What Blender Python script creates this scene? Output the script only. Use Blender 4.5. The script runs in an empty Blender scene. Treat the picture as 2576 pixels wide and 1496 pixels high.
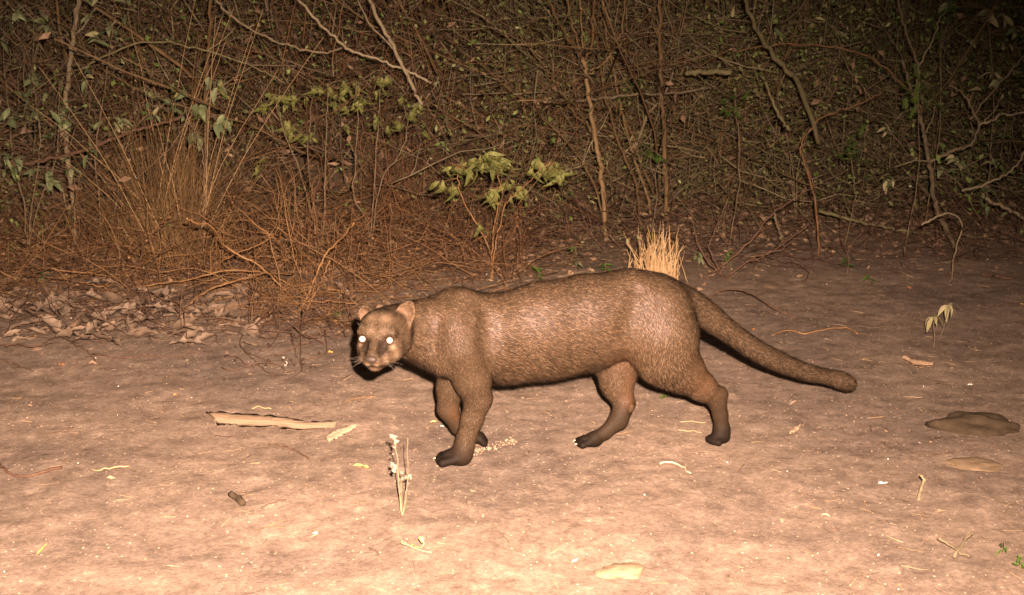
import bpy, math, random
import numpy as np
from mathutils import Vector, Matrix, Euler

random.seed(7); rng = np.random.default_rng(7)
SC = bpy.context.scene
COL = SC.collection

# ------------------------------------------------------------------ camera
FPX, CX, CY = 3190.0, 1288.0, 748.0
PITCH = math.radians(16.0); CAMH = 1.0
cam = bpy.data.cameras.new('trail_camera')
cam.sensor_width = 36.0; cam.lens = FPX / 2576.0 * 36.0
cam.clip_start = 0.05; cam.clip_end = 400
cam.dof.use_dof = True; cam.dof.focus_distance = 2.7; cam.dof.aperture_fstop = 9.0
camo = bpy.data.objects.new('trail_camera', cam); COL.objects.link(camo)
camo.location = (0, 0, CAMH); camo.rotation_euler = (math.pi/2 - PITCH, 0, 0)
SC.camera = camo

# ------------------------------------------------------------------ night sky + camera flash
W = bpy.data.worlds.new('World'); SC.world = W; W.use_nodes = True
bg = W.node_tree.nodes['Background']
bg.inputs['Color'].default_value = (0.50, 0.34, 0.23, 1); bg.inputs['Strength'].default_value = 0.14
fl = bpy.data.lights.new('flash', 'SPOT')
fl.energy = 2650; fl.color = (1.0, 0.685, 0.475)
fl.spot_size = math.radians(84); fl.spot_blend = 1.0; fl.shadow_soft_size = 0.011
flo = bpy.data.objects.new('flash', fl); COL.objects.link(flo)
flo.location = (0.052, 0.02, CAMH + 0.082)
aim = Vector((-0.17, 1.68, -0.06)) - flo.location
flo.rotation_euler = aim.to_track_quat('-Z', 'Y').to_euler()

SC.view_settings.view_transform = 'Standard'; SC.view_settings.look = 'None'
SC.view_settings.exposure = 0.0; SC.view_settings.gamma = 1.0
SC.view_settings.use_curve_mapping = False
SC.render.engine = 'CYCLES'
SC.cycles.max_bounces = 4; SC.cycles.diffuse_bounces = 2; SC.cycles.glossy_bounces = 2
SC.cycles.transparent_max_bounces = 4

# ------------------------------------------------------------------ projection helpers
cp, sp = math.cos(PITCH), math.sin(PITCH)
def ray(px, py):
    x = (px - CX)/FPX; u = (CY - py)/FPX
    return np.array([x, cp + u*sp, -sp + u*cp])
def PT(px, py, Y):
    d = ray(px, py); return np.array([0, 0, CAMH]) + d*(Y/d[1])
def RM(px, Y, py=900):
    return px*(Y/ray(CX, py)[1])/FPX
def GX(px, Y, z):
    return (px - CX)/FPX*(Y*cp + (CAMH - z)*sp)

# ------------------------------------------------------------------ noise + terrain
def _hash(ix, iy, s):
    h = (ix.astype(np.int64)*374761393 + iy.astype(np.int64)*668265263 + s*974711) & 0x7fffffff
    h = ((h ^ (h >> 13))*1274126177) & 0x7fffffff
    return ((h ^ (h >> 16)) & 0xffff)/65535.0
def vnoise(x, y, s=0):
    x = np.asarray(x, float); y = np.asarray(y, float)
    ix = np.floor(x); iy = np.floor(y); fx = x-ix; fy = y-iy
    fx = fx*fx*(3-2*fx); fy = fy*fy*(3-2*fy)
    a = _hash(ix, iy, s); b = _hash(ix+1, iy, s); c = _hash(ix, iy+1, s); d = _hash(ix+1, iy+1, s)
    return (a*(1-fx)+b*fx)*(1-fy)+(c*(1-fx)+d*fx)*fy
def fbm(x, y, o=4, s=0):
    t = 0; a = .5
    for i in range(o):
        t = t + a*(vnoise(x, y, s+i)-.5); a *= .5; x = x*2.03; y = y*2.03
    return t
def bushline(x):
    return 4.12 + 0.22*x
def tz(x, y):
    x = np.asarray(x, float); y = np.asarray(y, float)
    z = 0.045*fbm(x*1.3, y*1.6, 3, 11) + 0.010*fbm(x*6, y*7, 4, 21)
    calm = np.exp(-(((x-0.05)/.55)**2 + ((y-2.38)/.22)**2))
    z = z*(1-.8*calm)
    z = z + 0.0042*fbm(x*30, y*32, 3, 31)
    back = np.clip((y-bushline(x))/2.0, 0, 1)
    bank = np.clip((y-bushline(x)-.45)/1.9, 0, 1)
    z = z + .05*back*fbm(x*3, y*3, 3, 5) + .80*bank*bank*(3-2*bank)*(1+.5*fbm(x*.9, y*.9, 2, 8))
    far = np.clip((y-7)/14.0, 0, 1)
    return z + far*far*1.2
def G(px, py, off=0.0):
    d = ray(px, py); z = 0.0
    for _ in range(4):
        t = (z+off-CAMH)/d[2]; p = np.array([0, 0, CAMH]) + d*t; z = float(tz(p[0], p[1]))
    return p

# ------------------------------------------------------------------ mesh helpers
def np_mesh(name, V, F, smooth=True, uvless=True):
    V = np.asarray(V, np.float32).reshape(-1, 3); me = bpy.data.meshes.new(name)
    if isinstance(F, np.ndarray): Fs = [F]
    else: Fs = [f for f in F if len(f)]
    me.vertices.add(len(V)); me.vertices.foreach_set('co', V.ravel())
    li = np.concatenate([f.ravel() for f in Fs]).astype(np.int32)
    tot = np.concatenate([np.full(len(f), f.shape[1]) for f in Fs]).astype(np.int32)
    st = np.concatenate([[0], np.cumsum(tot)[:-1]]).astype(np.int32)
    me.loops.add(len(li)); me.polygons.add(len(tot))
    me.polygons.foreach_set('loop_start', st)
    me.loops.foreach_set('vertex_index', li)
    me.polygons.foreach_set('use_smooth', np.full(len(tot), smooth))
    me.update(calc_edges=True); me.validate()
    return me
class MB:
    def __init__(s): s.V = []; s.T = []; s.Q = []; s.n = 0
    def add(s, V, F):
        V = np.asarray(V, float).reshape(-1, 3); s.V.append(V)
        for f in (F if isinstance(F, list) else [F]):
            f = np.asarray(f)
            if len(f) == 0: continue
            (s.T if f.shape[1] == 3 else s.Q).append(f + s.n)
        s.n += len(V)
    def mesh(s, name, smooth=True, origin=(0, 0, 0)):
        F = []
        if s.T: F.append(np.concatenate(s.T))
        if s.Q: F.append(np.concatenate(s.Q))
        return np_mesh(name, np.concatenate(s.V) - np.asarray(origin), F, smooth)
def catmull(P, n):
    P = np.asarray(P, float)
    if len(P) < 3:
        t = np.linspace(0, 1, n)[:, None]; return P[0]*(1-t)+P[-1]*t
    Q = np.vstack([2*P[0]-P[1], P, 2*P[-1]-P[-2]]); m = len(P)-1
    out = []
    for k in range(n):
        u = k/(n-1)*m; i = min(int(u), m-1); t = u-i
        a, b, c, d = Q[i], Q[i+1], Q[i+2], Q[i+3]
        out.append(.5*((2*b)+(-a+c)*t+(2*a-5*b+4*c-d)*t*t+(-a+3*b-3*c+d)*t**3))
    return np.array(out)
def tubes(P, R, sides=4):
    """batch: P (N,K,3) R (N,K) -> verts, quads (+ end caps as quads/tris omitted, ends taper)"""
    P = np.asarray(P, float); R = np.asarray(R, float)
    N, K = R.shape
    T = np.gradient(P, axis=1); T /= np.linalg.norm(T, axis=2, keepdims=True)+1e-9
    ref = np.where(np.abs(T[..., 2:3]) > .8, np.array([1., 0, 0]), np.array([0, 0, 1.]))
    ref = np.broadcast_to(ref[:, K//2:K//2+1], T.shape)
    A = np.cross(T, ref); A /= np.linalg.norm(A, axis=2, keepdims=True)+1e-9
    B = np.cross(T, A)
    an = np.arange(sides)/sides*2*np.pi
    V = P[:, :, None, :] + R[:, :, None, None]*(A[:, :, None, :]*np.cos(an)[None, None, :, None] + B[:, :, None, :]*np.sin(an)[None, None, :, None])
    idx = np.arange(N*K*sides).reshape(N, K, sides)
    a = idx[:, :-1, :]; b = np.roll(idx, -1, axis=2)[:, :-1, :]; c = np.roll(idx, -1, axis=2)[:, 1:, :]; d = idx[:, 1:, :]
    Q = np.stack([a, b, c, d], -1).reshape(-1, 4)
    if sides == 4:
        Q = np.concatenate([Q, idx[:, 0, ::-1], idx[:, -1, :]])
        return V.reshape(-1, 3), [Q]
    if sides == 3:
        return V.reshape(-1, 3), [Q, np.concatenate([idx[:, 0, ::-1], idx[:, -1, :]])]
    # fan caps for more sides
    caps = []
    for j in range(1, sides-1):
        caps.append(np.stack([idx[:, 0, 0], idx[:, 0, j+1], idx[:, 0, j]], -1)); caps.append(np.stack([idx[:, -1, 0], idx[:, -1, j], idx[:, -1, j+1]], -1))
    return V.reshape(-1, 3), [Q, np.concatenate(caps)]
def tube1(mb, pts, r0, r1, n=12, sides=6, jit=0.0, knots=0.0):
    P = catmull(pts, n)
    if jit: P[1:-1] += rng.normal(0, jit, (n-2, 3))
    t = np.linspace(0, 1, n)
    R = r0*(1-t)+r1*t
    if knots: R = R*(1+knots*rng.normal(0, 1, n))
    V, F = tubes(P[None], R[None], sides); mb.add(V, F); return P

def obj(name, me, mat=None, parent=None, loc=None):
    o = bpy.data.objects.new(name, me); COL.objects.link(o)
    if me is not None and mat is not None and len(me.materials) == 0: me.materials.append(mat)
    if parent is not None: o.parent = parent
    if loc is not None: o.location = loc
    return o
def tag(o, label=None, cat=None, group=None, kind=None):
    if label: o['label'] = label
    if cat: o['category'] = cat
    if group: o['group'] = group
    if kind: o['kind'] = kind
    return o
def empty(name, loc, label, cat, group=None):
    o = bpy.data.objects.new(name, None); COL.objects.link(o); o.location = tuple(float(v) for v in loc)
    o.empty_display_size = .05
    return tag(o, label, cat, group)

# ------------------------------------------------------------------ materials
def mat_new(name):
    m = bpy.data.materials.new(name); m.use_nodes = True
    nt = m.node_tree; b = nt.nodes['Principled BSDF']; return m, nt, b
def ramp(nt, fac, stops):
    r = nt.nodes.new('ShaderNodeValToRGB'); e = r.color_ramp.elements
    while len(e) < len(stops): e.new(.5)
    for el, (p, c) in zip(e, stops): el.position = p; el.color = (*c, 1)
    nt.links.new(fac, r.inputs['Fac']); return r
def noise(nt, scale, detail=4, rough=.55, coord=None, dist=0):
    n = nt.nodes.new('ShaderNodeTexNoise'); n.inputs['Scale'].default_value = scale
    n.inputs['Detail'].default_value = detail; n.inputs['Roughness'].default_value = rough; n.inputs['Distortion'].default_value = dist
    if coord is not None: nt.links.new(coord, n.inputs['Vector'])
    return n
def mixc(nt, fac, a, b, mode='MIX'):
    m = nt.nodes.new('ShaderNodeMix'); m.data_type = 'RGBA'; m.blend_type = mode
    for s, v in ((m.inputs[0], fac), (m.inputs[6], a), (m.inputs[7], b)):
        if isinstance(v, (int, float)): s.default_value = v
        elif isinstance(v, tuple): s.default_value = (*v, 1)
        else: nt.links.new(v, s)
    return m.outputs[2]
def gcoord(nt):
    g = nt.nodes.new('ShaderNodeNewGeometry'); return g.outputs['Position'], g.outputs['Random Per Island']
def bump(nt, b, h, strength=.5, dist=.002):
    bp = nt.nodes.new('ShaderNodeBump'); bp.inputs['Strength'].default_value = strength; bp.inputs['Distance'].default_value = dist
    nt.links.new(h, bp.inputs['Height']); nt.links.new(bp.outputs['Normal'], b.inputs['Normal'])
def simple(name, stops, scale=40, rough=.8, island=True, spec=.2, stretch=None, bmp=.4):
    """colour from per-island random + noise"""
    m, nt, b = mat_new(name); pos, isl = gcoord(nt)
    oi = nt.nodes.new('ShaderNodeObjectInfo')
    src = isl if island else oi.outputs['Random']
    c = pos
    if stretch:
        mp = nt.nodes.new('ShaderNodeMapping'); mp.inputs['Scale'].default_value = stretch; nt.links.new(pos, mp.inputs['Vector']); c = mp.outputs[0]
    n = noise(nt, scale, 5, .6, c)
    ad = nt.nodes.new('ShaderNodeMath'); ad.operation = 'MULTIPLY_ADD'; ad.inputs[1].default_value = .55
    nt.links.new(src, ad.inputs[0])
    m2 = nt.nodes.new('ShaderNodeMath'); m2.operation = 'MULTIPLY_ADD'; m2.inputs[1].default_value = 1.1; m2.inputs[2].default_value = -.33
    nt.links.new(n.outputs['Fac'], m2.inputs[0]); nt.links.new(m2.outputs[0], ad.inputs[2])
    r = ramp(nt, ad.outputs[0], stops)
    nt.links.new(r.outputs[0], b.inputs['Base Color']); b.inputs['Roughness'].default_value = rough
    b.inputs['Specular IOR Level'].default_value = spec
    if bmp: bump(nt, b, n.outputs['Fac'], bmp, .002)
    return m

def ground_mat():
    m, nt, b = mat_new('trail_dirt'); pos, _ = gcoord(nt)
    mp = nt.nodes.new('ShaderNodeMapping'); mp.inputs['Scale'].default_value = (1, 1.1, 1); nt.links.new(pos, mp.inputs['Vector']); c = mp.outputs[0]
    n1 = noise(nt, 2.2, 6, .62, c, .6); n2 = noise(nt, 17, 9, .72, c, .25); n3 = noise(nt, 110, 6, .72, c, .2); n4 = noise(nt, 320, 3, .6, pos); n5 = noise(nt, 34, 7, .75, c, .5)
    base = ramp(nt, n2.outputs['Fac'], [(0.28, (.108, .083, .072)), (.43, (.155, .121, .105)), (.57, (.20, .158, .138)), (.76, (.30, .245, .215))]).outputs[0]
    big = ramp(nt, n1.outputs['Fac'], [(.3, (.72, .72, .74)), (.5, (.95, .94, .92)), (.7, (1.18, 1.15, 1.1))]).outputs[0]
    col = mixc(nt, 1.0, base, big, 'MULTIPLY')
    fine = ramp(nt, n3.outputs['Fac'], [(.32, (.50, .48, .47)), (.5, (1, 1, 1)), (.66, (1.42, 1.38, 1.32))]).outputs[0]
    col = mixc(nt, .6, col, fine, 'MULTIPLY')
    mid = ramp(nt, n5.outputs['Fac'], [(.34, (.66, .65, .66)), (.46, (.98, .98, .98)), (.60, (1.05, 1.04, 1.02)), (.68, (1.35, 1.3, 1.22))]).outputs[0]
    col = mixc(nt, .4, col, mid, 'MULTIPLY')
    # small pale crumbs, straw fragments, dark bits
    v = nt.nodes.new('ShaderNodeTexVoronoi'); v.inputs['Scale'].default_value = 95; nt.links.new(c, v.inputs['Vector'])
    vm = nt.nodes.new('ShaderNodeMath'); vm.operation = 'LESS_THAN'; vm.inputs[1].default_value = .17; nt.links.new(v.outputs['Distance'], vm.inputs[0])
    vs = nt.nodes.new('ShaderNodeSeparateColor'); nt.links.new(v.outputs['Color'], vs.inputs[0])
    vt = nt.nodes.new('ShaderNodeMath'); vt.operation = 'GREATER_THAN'; vt.inputs[1].default_value = .86; nt.links.new(vs.outputs[0], vt.inputs[0])
    vv = nt.nodes.new('ShaderNodeMath'); vv.operation = 'MULTIPLY'; nt.links.new(vm.outputs[0], vv.inputs[0]); nt.links.new(vt.outputs[0], vv.inputs[1])
    col = mixc(nt, vv.outputs[0], col, (.52, .44, .34))
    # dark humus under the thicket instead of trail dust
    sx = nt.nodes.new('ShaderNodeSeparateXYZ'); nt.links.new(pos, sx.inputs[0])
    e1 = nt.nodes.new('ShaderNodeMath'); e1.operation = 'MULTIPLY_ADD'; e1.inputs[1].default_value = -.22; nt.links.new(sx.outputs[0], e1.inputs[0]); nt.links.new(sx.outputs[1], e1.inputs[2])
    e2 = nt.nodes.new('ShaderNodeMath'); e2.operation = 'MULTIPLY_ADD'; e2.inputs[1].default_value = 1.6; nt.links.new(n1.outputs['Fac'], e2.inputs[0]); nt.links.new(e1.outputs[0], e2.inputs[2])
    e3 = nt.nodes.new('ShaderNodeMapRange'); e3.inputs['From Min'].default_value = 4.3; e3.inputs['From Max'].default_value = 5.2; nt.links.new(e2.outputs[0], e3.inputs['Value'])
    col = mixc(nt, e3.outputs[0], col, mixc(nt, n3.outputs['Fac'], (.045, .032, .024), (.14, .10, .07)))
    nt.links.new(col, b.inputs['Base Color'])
    b.inputs['Roughness'].default_value = 1.0; b.inputs['Specular IOR Level'].default_value = .05
    mh = nt.nodes.new('ShaderNodeMath'); mh.operation = 'MULTIPLY_ADD'; mh.inputs[1].default_value = 2.2
    nt.links.new(n2.outputs['Fac'], mh.inputs[0])
    mh2 = nt.nodes.new('ShaderNodeMath'); mh2.operation = 'MULTIPLY_ADD'; mh2.inputs[1].default_value = .7
    nt.links.new(n3.outputs['Fac'], mh2.inputs[0]); nt.links.new(n4.outputs['Fac'], mh2.inputs[2]); nt.links.new(mh2.outputs[0], mh.inputs[2])
    bump(nt, b, mh.outputs[0], .55, .003)
    return m
M = {}
M['dirt'] = ground_mat()
M['twig'] = simple('dead_twig', [(0, (0.0248, 0.0174, 0.0107)), (.35, (0.0743, 0.0528, 0.0347)), (.7, (0.157, 0.12, 0.0809)), (1, (0.314, 0.255, 0.182))], 30, .85)
M['twig_red'] = simple('reddish_twig', [(0, (0.0294, 0.0153, 0.00883)), (.4, (0.0883, 0.046, 0.0247)), (.8, (0.177, 0.0997, 0.053)), (1, (0.247, 0.159, 0.0883))], 30, .8)
M['vine'] = simple('dry_vine', [(0, (0.0562, 0.0253, 0.0112)), (.5, (0.168, 0.0928, 0.0421)), (1, (0.292, 0.186, 0.0952))], 22, .75)
M['twig_dark'] = simple('dark_twig', [(0, (.025, .014, .010)), (.5, (.07, .04, .028)), (1, (.16, .10, .07))], 60, .85)
M['bark'] = simple('orange_bark', [(0, (0.0344, 0.0214, 0.0115)), (.4, (0.0895, 0.0574, 0.0291)), (1, (0.193, 0.138, 0.0765))], 60, .85, False, stretch=(1, 1, .25), bmp=.7)
M['palebark'] = simple('pale_bark', [(0, (0.051, 0.0397, 0.0262)), (.4, (0.123, 0.0998, 0.067)), (1, (0.248, 0.214, 0.153))], 50, .85, False, bmp=.7)
M['mossbark'] = simple('mossy_bark', [(0, (0.036, 0.0315, 0.0162)), (.4, (0.09, 0.081, 0.0432)), (1, (0.198, 0.18, 0.108))], 50, .9, False, bmp=.7)
M['leaf'] = simple('drooping_leaf', [(0, (0.0497, 0.0562, 0.0155)), (.5, (0.0994, 0.11, 0.0316)), (1, (0.179, 0.18, 0.0702))], 70, .7, False, .3)
M['leafgrey'] = simple('grey_green_leaf', [(0, (0.045, 0.0675, 0.0315)), (.5, (0.0945, 0.122, 0.0585)), (1, (0.216, 0.23, 0.135))], 70, .7, False, .3)
M['leafpale'] = simple('pale_leaf', [(0, (.15, .145, .075)), (.5, (.26, .245, .14)), (1, (.42, .38, .26))], 60, .75, False)
M['leafsmall'] = simple('small_leaves', [(0, (0.037, 0.0678, 0.0148)), (.45, (0.0926, 0.142, 0.037)), (.8, (0.209, 0.234, 0.111)), (1, (0.419, 0.394, 0.246))], 30, .7)
M['leafbright'] = simple('bright_green_leaf', [(0, (0.028, 0.056, 0.0096)), (.5, (0.048, 0.088, 0.0176)), (1, (0.096, 0.136, 0.036))], 30, .7, False)
M['straw'] = simple('straw', [(0, (0.178, 0.105, 0.0512)), (.4, (0.34, 0.228, 0.122)), (1, (0.502, 0.385, 0.242))], 60, .7)
M['grass'] = simple('dry_grass', [(0, (0.0319, 0.0179, 0.00893)), (.45, (0.0892, 0.0542, 0.0268)), (.8, (0.178, 0.115, 0.0542)), (1, (0.306, 0.217, 0.109))], 12, .75)
M['dryleaf'] = simple('dry_leaf', [(0, (0.0631, 0.0422, 0.0296)), (.4, (0.123, 0.0884, 0.0667)), (1, (0.24, 0.183, 0.145))], 55, .8, False)
M['litter'] = simple('litter', [(0, (0.0363, 0.0213, 0.0152)), (.35, (0.109, 0.0697, 0.0484)), (.7, (0.194, 0.133, 0.0904)), (1, (0.339, 0.255, 0.175))], 30, .85)
M['wood'] = simple('weathered_wood', [(0, (0.153, 0.0951, 0.0635)), (.35, (0.28, 0.197, 0.139)), (1, (0.419, 0.318, 0.242))], 130, .85, False, stretch=(.12, 1, 1), bmp=.9)
M['yellow'] = simple('yellow_leaf', [(0, (.45, .27, .06)), (1, (.75, .55, .2))], 60, .75, False)
M['orange'] = simple('orange_leaf', [(0, (.35, .12, .04)), (1, (.6, .26, .1))], 60, .75, False)
M['woolly'] = simple('woolly_white', [(0, (0.189, 0.158, 0.132)), (1, (0.391, 0.346, 0.302))], 200, .95, False)
M['white'] = simple('white_shell', [(0, (.75, .75, .75)), (1, (.9, .9, .9))], 60, .6, False)
M['stone'] = simple('brown_stone', [(0, (0.0281, 0.021, 0.014)), (.5, (0.0539, 0.0398, 0.0281)), (1, (0.0799, 0.0608, 0.0445))], 55, .95, False, .1)
M['stonetan'] = simple('tan_stone', [(0, (0.0891, 0.0632, 0.0405)), (.5, (0.154, 0.113, 0.077)), (1, (0.219, 0.162, 0.118))], 55, .95, False, .1)
M['burr'] = simple('burr', [(0, (.012, .008, .008)), (1, (.06, .035, .03))], 90, .9)

M['twig_olive'] = simple('olive_twig', [(0, (0.0351, 0.0281, 0.0156)), (.35, (0.0936, 0.078, 0.0452)), (.7, (0.164, 0.14, 0.0858)), (1, (0.296, 0.257, 0.172))], 30, .85)
M['leafolive'] = simple('olive_leaves', [(0, (0.039, 0.0468, 0.0156)), (.45, (0.0858, 0.0936, 0.0351)), (.8, (0.14, 0.14, 0.0624)), (1, (0.25, 0.234, 0.14))], 30, .7)
# ------------------------------------------------------------------ ground sheet
def axis(lo, hi, a, b, fine, grow=1.16):
    mid = list(np.arange(a, b, fine)); left = []; s = fine; p = a
    while p > lo: s *= grow; p -= s; left.append(max(p, lo))
    right = []; s = fine; p = mid[-1]
    while p < hi: s *= grow; p += s; right.append(min(p, hi))
    return np.array(left[::-1] + mid + right)
xs = axis(-60, 60, -1.5, 1.5, .008); ys = axis(-15, 120, 1.55, 4.3, .009)
XX, YY = np.meshgrid(xs, ys, indexing='ij'); ZZ = tz(XX, YY)
I = np.arange(XX.size).reshape(XX.shape)
me = np_mesh('ground', np.stack([XX, YY, ZZ], -1), np.stack([I[:-1, :-1], I[1:, :-1], I[1:, 1:], I[:-1, 1:]], -1).reshape(-1, 4))
g = obj('ground', me, M['dirt']); tag(g, kind='structure')
sky_dark = None
# ================================================================== THE WILD CAT
def Ym(px): return 2.345 + (px-1150)*(.105/665)
PR = []   # a, b, ra, rb, lateral scale, blend, flow dir, fur length, tone index
def prim(a, b, ra, rb, sy=1.0, k=.02, flow=None, fur=.008, tone=0, sub=False):
    a = np.asarray(a, float); b = np.asarray(b, float)
    if flow is None:
        flow = b-a; n = np.linalg.norm(flow); flow = flow/n if n > 1e-6 else np.array([1., 0, -.3])
    PR.append(dict(a=a, b=b, ra=ra, rb=rb, sy=sy, k=k, flow=np.asarray(flow, float), fur=fur, tone=tone, sub=sub))
def chain(pts, sy=1.0, k=.02, fur=.008, tone=0, flow=None, shrink=6.0):
    """pts: (px, py, dy, r_px)"""
    W3 = []
    for (px, py, dy, r) in pts:
        Y = Ym(px)+dy; W3.append((PT(px, py, Y), max(r-shrink, 3)*(Y/ray(px, py)[1])/FPX))
    for (a, ra), (b, rb) in zip(W3[:-1], W3[1:]): prim(a, b, ra, rb, sy, k, flow, fur, tone)
    return W3
back = (1.0, 0.1, -.28)
# torso, front to back
chain([(1090, 838, 0, 84), (1150, 842, 0, 106), (1225, 850, 0, 108), (1370, 822, 0, 112), (1480, 805, 0, 114)], .74, .03, .010, 0, back)
chain([(1480, 805, 0, 114), (1590, 786, 0, 109), (1660, 779, 0, 86), (1722, 780, 0, 50)], .74, .03, .009, 0, back)
# scapula ridges (near and far shoulder tops)
chain([(1166, 760, -.014, 34), (1148, 830, -.040, 50), (1118, 905, -.046, 42)], .8, .036, .006, 0, (.5, 0, -.8))
chain([(1135, 760, .022, 34), (1112, 860, .04, 50)], .8, .036, .006, 0, (.5, 0, -.8))
# neck
chain([(1092, 832, 0, 84), (1045, 828, -.006, 70), (1005, 818, -.025, 52), (985, 812, -.05, 44)], .85, .024, .009, 0, (1.0, 0, -.35))
# near foreleg: upper arm, forearm, pastern
chain([(1160, 880, -.05, 66), (1188, 955, -.046, 54), (1203, 1002, -.045, 41), (1188, 1055, -.045, 34), (1174, 1098, -.045, 30), (1166, 1132, -.045, 30)], .85, .013, .005, 1, None, 8)
# far foreleg, folded back in swing
chain([(1150, 900, .035, 58), (1133, 975, .035, 38), (1126, 1028, .035, 31)], .85, .012, .0045, 1, None, 5)
chain([(1126, 1030, .035, 29), (1152, 1075, .035, 22), (1187, 1097, .035, 20)], .85, .008, .004, 2, None, 4)
chain([(1187, 1097, .035, 20), (1204, 1099, .035, 17)], 1.1, .008, .003, 4, None, 2)
# near hind leg
chain([(1655, 790, -.03, 88), (1668, 850, -.045, 88), (1676, 895, -.045, 74), (1716, 932, -.042, 58)], .72, .026, .008, 0, (.25, 0, -1), 5)
chain([(1716, 932, -.042, 58), (1765, 972, -.038, 40), (1800, 998, -.036, 31)], .8, .014, .006, 1, None, 6)
prim(PT(1817, 986, 2.412), PT(1820, 992, 2.412), .0095, .009, .9, .008, (.3, 0, -1), .004, 1)
chain([(1802, 996, -.036, 32), (1812, 1045, -.036, 24), (1816, 1082, -.036, 24)], .85, .008, .004, 2, (0, 0, -1), 6)
# far hind leg
chain([(1590, 840, .045, 78), (1553, 918, .03, 62), (1552, 965, .02, 46), (1568, 1012, .005, 32)], .78, .015, .0065, 1, None, 7)
prim(PT(1588, 1022, 2.395), PT(1586, 1032, 2.393), .0070, .006, .9, .012, (.3, 0, -1), .004, 2)
chain([(1572, 1014, .005, 33), (1556, 1056, -.005, 29), (1522, 1088, -.012, 22), (1496, 1102, -.015, 20)], .85, .009, .004, 2, None, 6)
# belly flank fold
chain([(1500, 880, .0, 42), (1400, 880, 0, 58), (1290, 895, 0, 66)], .9, .03, .012, 3, (.8, 0, -.7), 10)
# tail
TW = chain([tuple(q) for q in catmull([(1700, 752, .0, 44), (1765, 783, .005, 37), (1826, 828, .015, 30), (1902, 880, .03, 28), (1964, 911, .045, 26), (2027, 935, .06, 23), (2085, 948, .075, 20), (2115, 956, .08, 21), (2139, 966, .085, 19)], 30)], 1, .012, .009, 5, None, 6)
# paws ----------------------------------------------------------------
def paw(px, Y, dirx, diry, zc, r, tone, L=.034, spread=.010, claws=None):
    z0 = zc; x0 = GX(px, Y, z0); c = np.array([x0, Y, z0])
    f = np.array([dirx, diry, 0.]); f /= np.linalg.norm(f); s = np.array([-f[1], f[0], 0])
    prim(c, c+f*L*.55, r, r*.85, 1, .010, f, .003, tone)
    out = []
    for i, o in enumerate((-1.5, -.5, .5, 1.5)):
        tp = c + f*(L*(1.0 - .10*abs(o))) + s*o*spread; tp[2] = max(r*.62, z0 - r*.25)
        prim(c+f*L*.3+s*o*spread*.8, tp, r*.45, r*.50, 1, .0022, f, .0022, tone); out.append(tp+f*r*.5)
    return out, f
cl = []
t, f = paw(1158, 2.300, -1, -.10, .0165, .0180, 4, .042, .0118); cl += [(t[1], f)]
t, f = paw(1490, 2.392, -1, -.25, .0135, .0145, 4, .029, .0095); cl += [(t[0], f), (t[2], f)]
t, f = paw(1813, 2.412, -.75, -.66, .0125, .0155, 4, .026, .0085)
tz_ = PT(1204, 1098, Ym(1204)+.035)
for o in (-1.3, -.4, .5, 1.3):
    a = tz_ + np.array([.004, o*.008, -.002]); prim(a, a+np.array([.008, 0, -.010]), .0075, .0065, 1, .005, (0.5, 0, -1), .002, 4)
# heel pads of pasterns reach the paw
prim(PT(1166, 1130, 2.300), np.array([GX(1163, 2.300, .022), 2.300, .022]), .019, .019, 1, .012, (0, 0, -1), .0035, 2)
prim(PT(1496, 1102, 2.385), np.array([GX(1498, 2.392, .015), 2.392, .015]), .012, .0135, 1, .01, (-1, 0, 0), .003, 4)
prim(PT(1816, 1080, 2.412), np.array([GX(1817, 2.412, .016), 2.412, .016]), .0155, .015, 1, .01, (0, 0, -1), .003, 4)

# head ----------------------------------------------------------------
EYE_MID = PT(944, 855, 2.195)
tow = -ray(944, 855); tow /= np.linalg.norm(tow)
rt = np.array([1., 0, 0]); rt -= tow*rt.dot(tow); rt /= np.linalg.norm(rt)
up = np.cross(tow, rt)
up = -up if up[2] < 0 else up
HS = 1.16
AL, BE, RO = math.radians(20), math.radians(17), math.radians(-3)
hf = math.cos(BE)*(math.cos(AL)*tow - math.sin(AL)*rt) - math.sin(BE)*up; hf /= np.linalg.norm(hf)
hs = rt*math.cos(AL) + tow*math.sin(AL)
hs -= hf*hs.dot(hf); hs /= np.linalg.norm(hs)
hu = np.cross(hf, hs); hu = -hu if hu.dot(up) < 0 else hu
hs, hu = hs*math.cos(RO)+hu*math.sin(RO), hu*math.cos(RO)-hs*math.sin(RO)
HO = EYE_MID - (hf*.034 + hu*.006)*HS
def H(f, s, u): return HO + (hf*f + hs*s*.93 + hu*u)*.01*HS
def HL(P):
    q = (P-HO)*100/HS; return q@hf, q@hs/.93, q@hu
def hp(a, b, ra, rb, k=.012, fur=.0028, flow=None, tone=6, sub=False):
    prim(H(*a), H(*b), ra*.01*HS, rb*.01*HS, 1, k, (-hf*.8-hu*.4) if flow is None else flow, fur, tone, sub)
hp((-3.4, 0, .5), (0.0, 0, 1.15), 3.35, 3.2, fur=.0045)
hp((-2.0, -1.1, .6), (-2.0, 1.1, .6), 3.1, 3.1, fur=.0045)
hp((0, -1.0, 1.2), (0, 1.0, 1.2), 2.75, 2.75, fur=.003)
for s in (-1, 1):
    hp((-1.0, s*2.5, -1.2), (1.6, s*2.0, -1.7), 1.95, 1.35, fur=.006)         # cheek
    hp((2.5, s*1.2, 1.75), (2.5, s*2.7, 1.6), .95, .75, .010)                  # brow
    hp((1.8, s*2.7, -.7), (3.5, s*1.75, -1.1), .95, .75, .012); hp((1.2, s*2.2, -1.9), (3.6, s*1.5, -2.3), 1.45, 1.1, .012, .004)                   # zygoma
    hp((4.85, s*.80, -2.45), (3.9, s*1.45, -2.3), .88, 1.0, .004, .0022)        # whisker pads
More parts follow.
